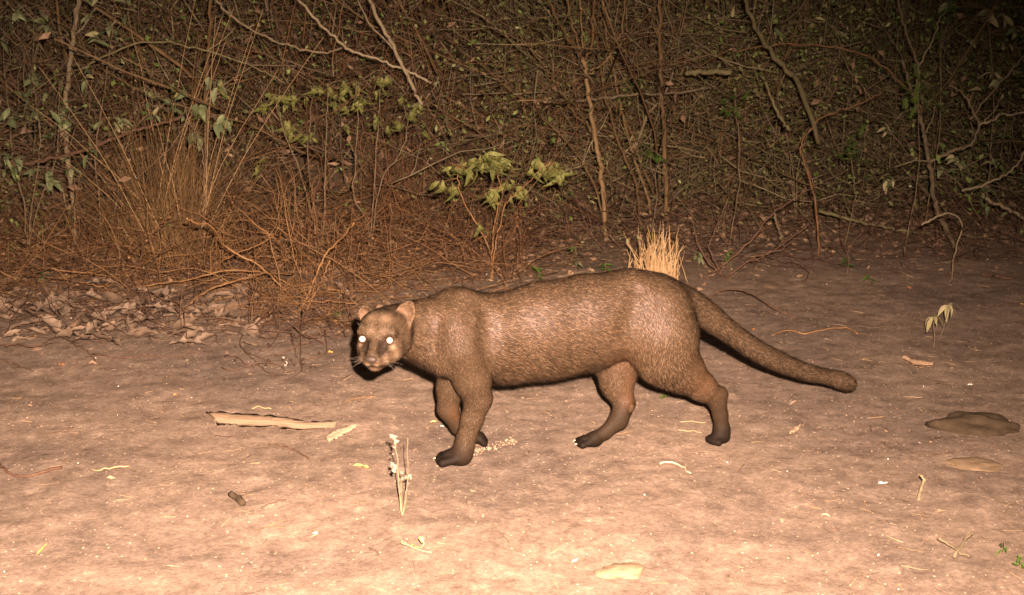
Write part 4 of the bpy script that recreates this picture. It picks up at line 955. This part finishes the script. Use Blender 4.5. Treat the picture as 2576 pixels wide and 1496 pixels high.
sapling('sapling', 'grey twig arching to the ground at the right thicket edge', Yg(2393, 712), M['palebark'], [
    ([(2393, 712), (2400, 641), (2420, 566), (2393, 537), (2362, 542), (2318, 566)], .0018, .0030)], 'twig')
sapling('fallen_branch', 'pale fallen branch lying low at the far right edge', Yg(2520, 600)-.1, M['palebark'], [([(2480, 500), (2510, 515), (2545, 530), (2590, 560)], .006, .005)], 'branch', root=False)
sapling('fallen_branch', 'dark branch on the dirt near the right edge', Yg(2560, 700), M['twig_dark'], [([(2470, 690), (2520, 696), (2600, 712)], .006, .005)], 'branch', root=False)
sapling('fallen_branch', 'long pale level pole lying deep in the right centre thicket', y1+.12, M['palebark'], [([(1380, 255), (1480, 250), (1600, 238), (1700, 232), (1800, 215)], .0055, .004)], 'branch', root=False)
sapling('fallen_branch', 'grey log end lying level in the upper right thicket', y2-.1, M['mossbark'], [([(1725, 182), (1780, 181), (1840, 183)], .009, .009)], 'branch', root=False)
sapling('stump_stick', 'short upright tan stick behind the sapling stems, low', y1+.15, M['bark'], [([(1680, 560), (1678, 500), (1672, 440)], .0062, .0055)], 'stick')

# leafy shrubs -----------------------------------------------------------
def shrub(label, base, Y0, stems, clusters, leafset, lrange, mat='twig', cat='shrub', mode='droop', nl=(2, 4), r=.0026):
    b0 = PT(base[0], base[1], Y0); b0[2] = float(tz(b0[0], b0[1])); e = empty('shrub', b0, label, cat)
    bpt = []
    for s in stems:
        P = p3(s, Y0); 
        if P[0][2] > b0[2]+.05 or True: P = [b0-np.array([0, 0, .01])]+P
        mb = MB(); c = tube1(mb, P, r, r*.5, 8+3*len(P), 6, .0018, .05); obj('stem', mb.mesh('stem', origin=b0), M[mat], e); bpt.append(c[len(c)//3:])
    bpt = np.concatenate(bpt)
    for (x, y, *dd) in clusters:
        q = PT(x, y, Y0+(dd[0] if dd else rng.normal(0, .05)))
        k = bpt[np.argmin(((bpt-q)**2).sum(1)+np.where(bpt[:, 2] > q[2]+.02, 1, 0))]
        mb = MB(); tube1(mb, [k, (k+q)/2+np.array([rng.normal(0, .01), 0, rng.normal(0.0, .008)]), q], r*.5, r*.3, 8, 4, .001); obj('twig', mb.mesh('twig', origin=b0), M[mat], e)
        a0 = rng.uniform(0, 6.28)
        for i in range(rng.integers(nl[0], nl[1]+1)):
            az = a0+i*2.2+rng.normal(0, .4)
            el = rng.uniform(-1.05, -.15) if mode == 'droop' else rng.uniform(-.7, 1.2)
            leaf_on(e, q+rng.normal(0, .004, 3), leafset[rng.integers(len(leafset))], rng.uniform(*lrange), az, el, rng.normal(0, .5))
    return e
shrub('leafy shrub with drooping yellow-green leaves right behind the cat', (1239, 712), 3.66,
      [[(1235, 640), (1201, 568), (1164, 497), (1150, 440), (1155, 412)], [(1246, 613), (1259, 562), (1270, 517), (1295, 490), (1320, 470), (1360, 425), (1395, 410)], [(1237, 640), (1246, 541), (1263, 493), (1253, 445), (1245, 395)]],
      [(x, y) for x, y in ((1133, 415), (1150, 411), (1167, 406), (1172, 425), (1201, 401), (1228, 386), (1236, 392), (1249, 393), (1266, 403), (1258, 415), (1222, 412), (1276, 456), (1235, 478), (1228, 484), (1111, 459), (1143, 467), (1348, 405), (1365, 413), (1389, 406), (1403, 435), (1361, 430), (1317, 474), (1293, 487), (1206, 568), (1340, 420), (1375, 425), (1240, 480), (1185, 425), (1213, 395), (1245, 410), (1398, 412), (1412, 428))],
      DROOP, (.040, .074), 'vine', nl=(4, 8), r=.0020)
shrub('leafy shrub with a row of drooping leaves left of centre', (800, 660), 4.02,
      [[(790, 560), (752, 424), (718, 342), (697, 270), (690, 240)], [(815, 560), (818, 420), (822, 300), (826, 215)], [(795, 560), (775, 400), (780, 300), (790, 222)]],
      [(x, y) for x, y in ((678, 234), (690, 240), (704, 241), (718, 246), (731, 238), (770, 240), (783, 222), (796, 218), (805, 226), (824, 214), (832, 228), (844, 256), (856, 238), (742, 311), (755, 331), (770, 338), (783, 342), (721, 304), (735, 330), (660, 395), (649, 417), (667, 260), (868, 208), (878, 222), (660, 262), (720, 318))],
      DROOP, (.034, .062), 'twig', nl=(4, 8))
shrub('leafy shrub with drooping leaves under the leaning pale branch', (930, 640), 4.0,
      [[(925, 560), (891, 495), (895, 400), (900, 300), (895, 205)], [(940, 560), (960, 450), (1000, 400), (1024, 320), (1012, 245)], [(935, 560), (945, 420), (952, 300), (958, 200)]],
      [(x, y) for x, y in ((867, 207), (894, 204), (905, 215), (952, 190), (962, 196), (972, 194), (950, 227), (1012, 239), (1051, 263), (1044, 275), (1065, 328), (997, 304), (1004, 308), (950, 294), (904, 253), (895, 260), (874, 270), (870, 314), (980, 318), (1040, 280), (912, 245))],
      DROOP, (.034, .062), 'twig', nl=(4, 8))
shrub('leafy shrub with drooping leaves in front of the big grass clump', (500, 600), 3.95,
      [[(520, 500), (515, 430), (505, 370), (480, 310), (450, 230)], [(515, 430), (520, 360), (525, 270), (545, 200)]],
      [(x, y) for x, y in ((441, 208), (450, 226), (462, 232), (520, 193), (555, 198), (551, 215), (513, 260), (505, 272), (500, 268), (564, 290), (555, 302), (575, 300), (431, 321), (485, 335), (503, 340))],
      DROOPG+DROOP[:1], (.042, .064), 'twig', nl=(2, 4))
shrub('grey-green shrub filling the far left edge of the thicket', (70, 640), 4.0,
      [[(80, 520), (100, 380), (90, 250), (80, 190)], [(60, 520), (30, 400), (25, 290), (10, 180)], [(90, 540), (140, 400), (150, 280), (148, 210)]],
      [(82, 185), (80, 205), (90, 222), (147, 202), (150, 214), (24, 277), (75, 277), (95, 280), (20, 300), (161, 266), (164, 285), (170, 301), (155, 310), (178, 396), (182, 425), (15, 395), (30, 400), (45, 395), (38, 415), (12, 425), (120, 437), (89, 431), (130, 455), (118, 470), (10, 45), (40, 35), (85, 55), (110, 40), (120, 70), (15, 95), (60, 240), (115, 240), (50, 330), (130, 345)],
      STAR+DROOPG, (.030, .055), 'twig', mode='star', nl=(3, 6))
shrub('grey-green shrub hanging in front of the slim pale trunk', (260, 620), 3.98,
      [[(250, 520), (240, 400), (260, 250), (275, 120), (290, 40)], [(290, 520), (310, 400), (340, 320), (400, 270), (430, 255)]],
      [(222, 185), (215, 195), (253, 89), (248, 100), (270, 60), (274, 70), (308, 38), (312, 52), (294, 89), (300, 105), (239, 325), (232, 373), (228, 385), (304, 301), (310, 310), (297, 332), (290, 340), (270, 338), (379, 243), (385, 255), (390, 294), (427, 263), (433, 280), (455, 288), (232, 15), (222, 40), (320, 0)],
      STAR+STARP[:1], (.026, .048), 'twig', mode='star', nl=(3, 6))
shrub('shrub with pale pointed leaf pairs in the upper right centre', (2000, 600), 4.5,
      [[(1990, 400), (1960, 250), (1950, 120), (1930, 40)], [(2010, 400), (2080, 220), (2115, 110), (2070, 40)], [(1980, 400), (1900, 240), (1820, 90)]],
      [(1802, 62), (1808, 75), (1956, 80), (1962, 90), (1987, 82), (2050, 46), (2045, 55), (2123, 88), (2080, 95), (1935, 175), (2000, 220), (2015, 190), (1790, 40), (2150, 20), (2175, 60), (1840, 45)],
      STARP+STAR[:1], (.030, .052), 'twig', mode='star', nl=(2, 4))
shrub('shrub with scattered pale drooping leaves at the right edge', (2480, 640), 4.35,
      [[(2480, 540), (2490, 400), (2500, 250), (2490, 100), (2480, 20)], [(2460, 540), (2400, 450), (2300, 400), (2240, 330)]],
      [(2383, 7), (2375, 15), (2489, 31), (2494, 45), (2550, 65), (2556, 80), (2503, 185), (2512, 200), (2472, 226), (2229, 321), (2233, 330), (2233, 455), (2240, 445), (2400, 390), (2408, 405), (2368, 425), (2397, 436), (2410, 432), (2496, 412), (2475, 470), (2485, 480), (2472, 490), (2478, 520), (2540, 532), (2528, 40), (2440, 100), (2530, 110)],
      STARP+DROOPG, (.032, .062), 'twig', mode='star', nl=(2, 5))
# feathery bright green sprays on the right
def spray(label, px, py, Y0, n, rad):
    b0 = PT(px, py, Y0); g0 = b0.copy(); g0[2] = float(tz(b0[0], b0[1])); e = empty('leafy_spray', g0, label, 'foliage')
    mb = MB(); tube1(mb, [g0, (g0+b0)/2+np.array([.03, .02, 0]), b0], .0022, .0012, 12, 5, .002); obj('stem', mb.mesh('stem', origin=g0), M['twig'], e)
    V2 = MB()
    for i in range(int(n*1.4)):
        d = rng.normal(0, 1, 3); d[2] *= .7; d /= np.linalg.norm(d); a = b0+rng.normal(0, rad*.35, 3); L = rad*rng.uniform(.3, .8)
        tube1(V2, [a, a+d*L*.5, a+d*L+np.array([0, 0, -L*.2])], .0009, .0005, 6, 3)
        for k in range(14):
            t = .2+.8*k/14; c = a+d*L*t; s_ = np.cross(d, [0, 0, 1.]); s_ /= np.linalg.norm(s_)+1e-6
            for sg in (-1, 1):
                w = (s_*sg+d*.5)*rng.uniform(.004, .010); uu = np.cross(w, d)*.35+rng.normal(0, .0015, 3)
                V2.add([c, c+w*.5+uu*12*.03+d*.003, c+w, c+w*.5-d*.003], np.array([[0, 1, 2, 3]]))
    o = obj('leaflets', V2.mesh('leaflets', False, g0), M['leafbright'], e); o['kind'] = 'stuff'
spray('feathery bright green spray around the fork of the pale right sapling', 2310, 235, y2-.1, 16, .085)
spray('feathery green spray beside the slim tan stems, low', 1635, 390, y1-.05, 12, .06)
spray('feathery green spray in the left of the right-hand thicket', 1850, 250, y2-.1, 12, .08)
spray('feathery green spray above the right-hand thicket, top', 2370, 60, y2+.1, 12, .09)
spray('feathery green spray left of the pale right sapling, lower', 2140, 390, y2, 12, .08)
spray('feathery green spray between the upright stems, top', 1600, 215, y1+.2, 10, .06)
spray('feathery green spray in the top right centre', 1740, 20, y1+.4, 12, .07)

# grass clumps --------------------------------------------------------
def clump(name, label, base, Y0, n, L, spread, mat, wid, elr, cat='grass', curve=.35, brad=.05):
    b0 = PT(base[0], base[1], Y0); b0[2] = float(tz(b0[0], b0[1])); e = empty(name, b0, label, cat)
    K = 7; az = rng.uniform(0, 2*np.pi, n); el = rng.uniform(*elr, n); Ls = rng.uniform(*L, n)
    t = np.linspace(0, 1, K)
    root = np.stack([rng.normal(0, brad, n), rng.normal(0, brad*.7, n), np.full(n, -.01)], -1)
    dirh = np.stack([np.cos(az), np.sin(az)*spread[1], np.zeros(n)], -1)*spread[0]
    hor = np.cos(el)[:, None]*t[None]*Ls[:, None]; ver = np.sin(el)[:, None]*t[None]*Ls[:, None] - curve*rng.uniform(0, 1, (n, 1))*(t[None]**2.2)*Ls[:, None]*np.cos(el)[:, None]
    P = root[:, None]+dirh[:, None]*hor[..., None]; P[..., 2] += ver; P += rng.normal(0, .0025, P.shape)*t[None, :, None]
    P[..., 2] = np.maximum(P[..., 2], .004)
    R_ = rng.uniform(*wid, n)[:, None]*(1-.65*t[None])
    V, F = tubes(P, R_, 3); o = obj('blades', np_mesh('blades', V, F), mat, e); o['kind'] = 'stuff'; return e
ge = clump('grass_clump', 'big fan of dry orange-brown bunch grass at the left of the thicket', (440, 640), 3.95, 800, (.18, .52), (1.0, .45), M['grass'], (.0007, .0015), (.45, 1.5), curve=.25, brad=.055)
g0 = np.array(ge.location)
for i in range(46):
    L = rng.uniform(.45, .88); a = rng.normal(0, .42); fx = math.sin(a); v = np.array([fx, rng.normal(-.05, .12), math.cos(a)]); v /= np.linalg.norm(v); p = g0+np.array([rng.normal(0, .05), rng.normal(0, .03), 0])
    mb = MB(); tube1(mb, [p, p+v*L*.5+np.array([0, 0, .01]), p+v*L+np.array([fx*.06, 0, -.05*abs(fx)])], .0011, .0005, 10, 4, .0015); obj('stalk', mb.mesh('stalk', origin=g0), M['straw'] if i % 3 == 0 else M['grass'], ge)
clump('grass_clump', 'small dark clump of reddish grass behind the left of centre', (1000, 560), 4.5, 260, (.15, .40), (1, .6), M['twig_red'], (.0007, .0014), (.3, 1.5), brad=.05)
clump('straw_tuft', 'bright yellow straw tuft sticking up behind the cat rump', (1652, 722), 3.62, 170, (.06, .215), (.65, .5), M['straw'], (.0012, .0025), (.8, 1.5), 'grass', .15, .032)

# ================================================================== THE THICKET (nobody could count it)
def walk(N, K, start, dir0, L, wob, grav=0.0):
    P = np.zeros((N, K, 3)); P[:, 0] = start; d = dir0/np.linalg.norm(dir0, axis=1, keepdims=True)
    for k in range(1, K):
        d = d + rng.normal(0, wob, (N, 3)); d[:, 2] += grav; d /= np.linalg.norm(d, axis=1, keepdims=True)
        P[:, k] = P[:, k-1] + d*(L/(K-1))[:, None]
    return P
def thicket(name, N, xr, yoff, zr, Lr, rr, mat, upr, K=6, kids=2, wob=.25, grav=0, hx=1.0, zpow=1.0):
    x = rng.uniform(*xr, N); y = bushline(x)+rng.uniform(*yoff, N); z = tz(x, y)+zr[0]+(zr[1]-zr[0])*rng.random(N)**zpow
    up = rng.random(N) < upr; d = rng.normal(0, 1, (N, 3)); d[:, 2] = np.where(up, rng.uniform(.8, 2.6, N), rng.normal(.15, .5, N)); d[:, 0] *= hx
    y = np.where((x > -1.5) & (x < -.75) & (y < 4.25), y+.45, y)
    L = rng.uniform(*Lr, N); P = walk(N, K, np.stack([x, y, z], -1), d, L, wob, grav)
    R0 = rng.uniform(*rr, N)**1.0; R = R0[:, None]*np.linspace(1, .45, K)[None]
    P[..., 2] = np.maximum(P[..., 2], tz(P[..., 0], P[..., 1])+.002)
    Vs = []; Fs3 = []; Fs4 = []; off = 0
    def put(P, R):
        nonlocal off
        V, F = tubes(P, R, 3); Vs.append(V); Fs4.append(F[0]+off); Fs3.append(F[1]+off); off += len(V)
    put(P, R); tips = [P]
    cur = P; curR = R; curL = L
    for g_ in range(kids):
        n2 = len(cur); k = rng.integers(1, K-1, n2); st = cur[np.arange(n2), k]; base = cur[np.arange(n2), k+1]-cur[np.arange(n2), k-1]
        base /= np.linalg.norm(base, axis=1, keepdims=True)+1e-9
        d2 = base + rng.normal(0, .55, (n2, 3)); L2 = curL*rng.uniform(.35, .7, n2); P2 = walk(n2, 5, st, d2, L2, wob*.8, grav)
        P2[..., 2] = np.maximum(P2[..., 2], tz(P2[..., 0], P2[..., 1])+.002)
        R2 = (curR[np.arange(n2), k]*.6)[:, None]*np.linspace(1, .5, 5)[None]; put(P2, R2); tips.append(P2)
    o = obj(name, np_mesh(name, np.concatenate(Vs), [np.concatenate(Fs3), np.concatenate(Fs4)]), mat); tag(o, kind='stuff')
    return o, tips
def stufftag(o, label, cat): tag(o, label, cat)
XR = (-2.6, 3.2)
o, T1 = thicket('dead_brush', 3300, XR, (.12, 2.2), (0, .7), (.2, .8), (.0010, .0034), M['twig'], .35, kids=3)
stufftag(o, 'dense tangle of thin dead brown twigs filling the thicket behind the cat', 'brush')
o, T2 = thicket('red_brush', 1700, (-2.4, .9), (.0, 1.6), (0, .7), (.15, .6), (.0007, .0018), M['twig_red'], .3, kids=3)
stufftag(o, 'fine reddish twigs woven through the left and centre of the thicket', 'brush')
o, T3 = thicket('thick_brush', 620, XR, (.3, 3.0), (0, .6), (.4, 1.3), (.003, .0075), M['bark'], .6, kids=2, wob=.14)
stufftag(o, 'thicker brown stems standing and leaning deep in the thicket', 'brush')
o, T3b = thicket('pale_brush', 560, XR, (.15, 2.2), (0, .8), (.2, .8), (.0018, .0052), M['palebark'], .3, kids=1, wob=.2)
stufftag(o, 'scattered pale bare sticks caught in the thicket', 'brush')
o, T5 = thicket('olive_brush', 2600, (-.1, 3.2), (.05, 1.7), (0, .75), (.15, .6), (.0009, .0030), M['twig_olive'], .35, kids=3, wob=.3)
stufftag(o, 'olive-grey twigs tangled through the right half of the thicket', 'brush')
o, T6 = thicket('olive_brush', 500, (-2.6, -.9), (.05, 1.7), (.2, .8), (.15, .6), (.0009, .0030), M['twig_olive'], .35, kids=3, wob=.3)
stufftag(o, 'olive-grey twigs in the upper left corner of the thicket', 'brush')
o, T4 = thicket('dark_brush', 3600, (-4.2, 5.0), (1.8, 4.0), (0, 1.1), (.3, .9), (.0025, .006), M['twig'], .4, kids=2)
stufftag(o, 'darker mass of twigs at the very back of the thicket', 'brush')
# low weeds with seed specks along the foot of the thicket at left
def lowweeds(name, N, pxr, pyr, Lr, rr, mat, label, wob=.22):
    st = np.array([G(rng.uniform(*pxr), rng.uniform(*pyr)) for _ in range(N)]); st[:, 2] = tz(st[:, 0], st[:, 1])
    d = rng.normal(0, 1, (N, 3)); d[:, 1] *= .6; d[:, 2] = np.abs(rng.normal(.6, .7, N)); L = rng.uniform(*Lr, N)
    P = walk(N, 8, st, d, L, wob, -.10); P[..., 2] = np.maximum(P[..., 2], tz(P[..., 0], P[..., 1])+.002)
    R = rng.uniform(*rr, N)[:, None]*np.linspace(1, .5, 8)[None]; V, F = tubes(P, R, 3)
    Vs = [V]; F4 = [F[0]]; F3 = [F[1]]; off = len(V)
    for _ in range(2):
        k = rng.integers(2, 6, N); d2 = P[np.arange(N), k+1]-P[np.arange(N), k]; d2 /= np.linalg.norm(d2, axis=1, keepdims=True)+1e-9
        P2 = walk(N, 5, P[np.arange(N), k], d2+rng.normal(0, .5, (N, 3)), L*.4, wob, -.05); P2[..., 2] = np.maximum(P2[..., 2], tz(P2[..., 0], P2[..., 1])+.002)
        V, F = tubes(P2, R[:, :5]*.6, 3); Vs.append(V); F4.append(F[0]+off); F3.append(F[1]+off); off += len(V)
    o = obj(name, np_mesh(name, np.concatenate(Vs), [np.concatenate(F3), np.concatenate(F4)]), mat); tag(o, label, 'weeds', None, 'stuff'); return P
W1 = lowweeds('wiry_weeds', 900, (-250, 1330), (560, 735), (.12, .42), (.0007, .0016), M['twig_red'], 'wiry reddish weeds sprawling along the left foot of the thicket')
W2 = lowweeds('pale_weeds', 260, (-250, 1000), (620, 765), (.15, .5), (.0007, .0015), M['vine'], 'bright wiry vines sprawling over the leaf litter at left')
W3 = lowweeds('dark_weeds', 420, (1100, 2800), (540, 660), (.10, .34), (.0008, .0020), M['twig_dark'], 'dark bare twigs sprawling along the right foot of the thicket')
W4 = lowweeds('wiry_weeds', 150, (610, 900), (770, 860), (.06, .20), (.0006, .0013), M['twig_dark'], 'fine dark wiry weeds over the dirt just left of the cat head', .3)
W5 = lowweeds('wiry_weeds', 90, (600, 900), (760, 830), (.08, .24), (.0006, .0012), M['vine'], 'fine orange wiry weeds behind the seed-head twigs', .25)
W6 = lowweeds('wiry_weeds', 140, (-100, 560), (740, 860), (.08, .26), (.0006, .0014), M['twig_dark'], 'fine dark twigs lying over the litter heap', .25)
# leaf-sized faces: small foliage in the thicket, seed specks, litter
def flakes(name, C, S, mat, label, cat, asp=(.35, .7), flat=0.0, nrm=None):
    N = len(C); a = rng.normal(0, 1, (N, 3)); 
    if flat: a[:, 2] *= (1-flat)
    a /= np.linalg.norm(a, axis=1, keepdims=True); b = rng.normal(0, 1, (N, 3))
    if flat: b[:, 2] *= (1-flat)
    b -= a*(a*b).sum(1, keepdims=True); b /= np.linalg.norm(b, axis=1, keepdims=True); c = np.cross(a, b)
    h = S[:, None]*.5; w = h*rng.uniform(*asp, (N, 1)); bend = c*h*rng.normal(0, .35, (N, 1))
    V = np.stack([C-a*h, C-b*w-a*h*.1+bend, C+b*w+a*h*.1+bend, C+a*h], 1).reshape(-1, 3)
    i0 = np.arange(N)[:, None]*4; F = np.concatenate([i0+[0, 2, 1], i0+[1, 2, 3]])
    return tag(obj(name, np_mesh(name, V, F, False), mat), label, cat, None, 'stuff')
def along(T, n, spread=.012):
    P = np.concatenate([t.reshape(-1, 3) for t in T]); return P[rng.integers(0, len(P), n)]+rng.normal(0, spread, (n, 3))
C = along(T1, 110000, .04); keep = rng.random(len(C)) < np.clip(.45+.6*(C[:, 0]-.1)+.7*np.clip(-C[:, 0]-.8, 0, 1)*2, .16, 1); C = C[keep]
gn = fbm(C[:, 0]*2.2, C[:, 2]*3+C[:, 1]*1.5, 3, 77); C = C[gn > -.06]
flakes('small_foliage', C, rng.uniform(.008, .028, len(C)), M['leafsmall'], 'small green leaves scattered through the twigs of the thicket', 'foliage', (.3, .65))
C = along(T5+T6, 34000, .025); flakes('olive_foliage', C, rng.uniform(.007, .026, len(C)), M['leafolive'], 'dull olive leaves crowding the right and upper left of the thicket', 'foliage', (.25, .55))
C = along(T4, 20000, .04); flakes('back_foliage', C, rng.uniform(.02, .055, len(C)), M['leafsmall'], 'darker small leaves at the very back of the thicket', 'foliage', (.4, .8))
C = along([T1[0], T3b[0], T3[0]], 9000, .02); flakes('dead_leaves', C, rng.uniform(.012, .048, len(C)), M['litter'], 'dead brown leaves caught in the twigs of the thicket', 'leaves', (.25, .6))
C = along([W1, T2[0]], 11000, .008); flakes('seed_specks', C, rng.uniform(.003, .008, len(C)), M['vine'], 'tiny orange seed heads on the wiry weeds', 'seeds', (.5, 1))
def onground(n, xr, yr, dens=None):
    x = rng.uniform(*xr, n); y = yr[0]+(yr[1]-yr[0])*rng.random(n)
    if dens is not None: k = rng.random(n) < dens(x, y); x, y = x[k], y[k]
    return np.stack([x, y, tz(x, y)], -1)
ed = lambda x, y: np.clip((y-(bushline(x)-.75-.25*(x < .2)))/.9, .0, 1)
C = onground(60000, (-3, 3.6), (2.9, 7.0), ed); C[:, 2] += rng.uniform(.001, .02, len(C))*np.clip((C[:, 1]-3.6)/1.0, .1, 1)
flakes('leaf_litter', C, rng.uniform(.008, .034, len(C)), M['litter'], 'brown leaf litter carpeting the foot of the thicket', 'leaf litter', (.25, .7), .75)
C = onground(6000, (-1.4, 1.7), (1.5, 4.0)); C[:, 2] += .0012
flakes('leaf_crumbs', C, rng.uniform(.002, .010, len(C))*rng.uniform(.6, 1, len(C)), M['litter'], 'crumbs of dead leaf strewn over the bare trail', 'leaf crumbs', (.2, .7), .85)
C = onground(1500, (-1.4, 1.7), (1.5, 4.2)); C[:, 2] += .0014
flakes('pale_crumbs', C, rng.uniform(.002, .0065, len(C)), M['wood'], 'pale chips and crumbs strewn over the bare trail', 'chips', (.2, .8), .85)
C = onground(110, (-1.4, 1.7), (1.5, 4.2)); C[:, 2] += .0014
flakes('white_crumbs', C, rng.uniform(.002, .0045, len(C)), M['white'], 'white specks scattered over the bare trail', 'specks', (.5, 1), .6)
# straw and twig bits on the ground
def bits(name, n, xr, yr, Lr, rr, mat, label, dens=None):
    C = onground(n, xr, yr, dens); N = len(C); az = rng.uniform(0, 6.28, N); d = np.stack([np.cos(az), np.sin(az)*.8, rng.normal(0, .05, N)], -1)
    P = walk(N, 5, C+np.array([0, 0, .0015]), d, rng.uniform(*Lr, N), .14); P[..., 2] = np.maximum(tz(P[..., 0], P[..., 1])+.0012, P[..., 2]*0+tz(P[..., 0], P[..., 1])+.0012)
    V, F = tubes(P, rng.uniform(*rr, N)[:, None]*np.linspace(1, .6, 5)[None], 3)
    tag(obj(name, np_mesh(name, V, F), mat), label, 'bits', None, 'stuff')
bits('straw_bits', 420, (-1.4, 1.7), (1.5, 4.2), (.008, .045), (.0003, .0007), M['straw'], 'short straw bits strewn over the bare trail')
bits('twig_bits', 260, (-1.4, 1.7), (1.5, 4.2), (.008, .05), (.0003, .0009), M['twig_dark'], 'short dark twig bits strewn over the bare trail')
bits('twig_litter', 8000, (-3, 3.6), (3.1, 6.4), (.03, .22), (.0006, .0020), M['twig'], 'twig litter lying under the edge of the thicket', ed)
# grit
C = onground(12000, (-1.5, 1.8), (1.5, 4.4)); N = len(C); s_ = rng.uniform(.0007, .0026, N)*rng.uniform(.5, 1, N)
oc = np.array([[1, 0, 0], [-1, 0, 0], [0, 1, 0], [0, -1, 0], [0, 0, 1], [0, 0, -.5]]); V = C[:, None]+oc[None]*s_[:, None, None]*rng.uniform(.6, 1.3, (N, 6, 1))
fo = np.array([[0, 2, 4], [2, 1, 4], [1, 3, 4], [3, 0, 4], [2, 0, 5], [1, 2, 5], [3, 1, 5], [0, 3, 5]]); F = (np.arange(N)[:, None, None]*6+fo[None]).reshape(-1, 3)
tag(obj('grit', np_mesh('grit', V.reshape(-1, 3), F, False), M['stonetan']), 'grit and crumbled soil over the bare trail', 'grit', None, 'stuff')
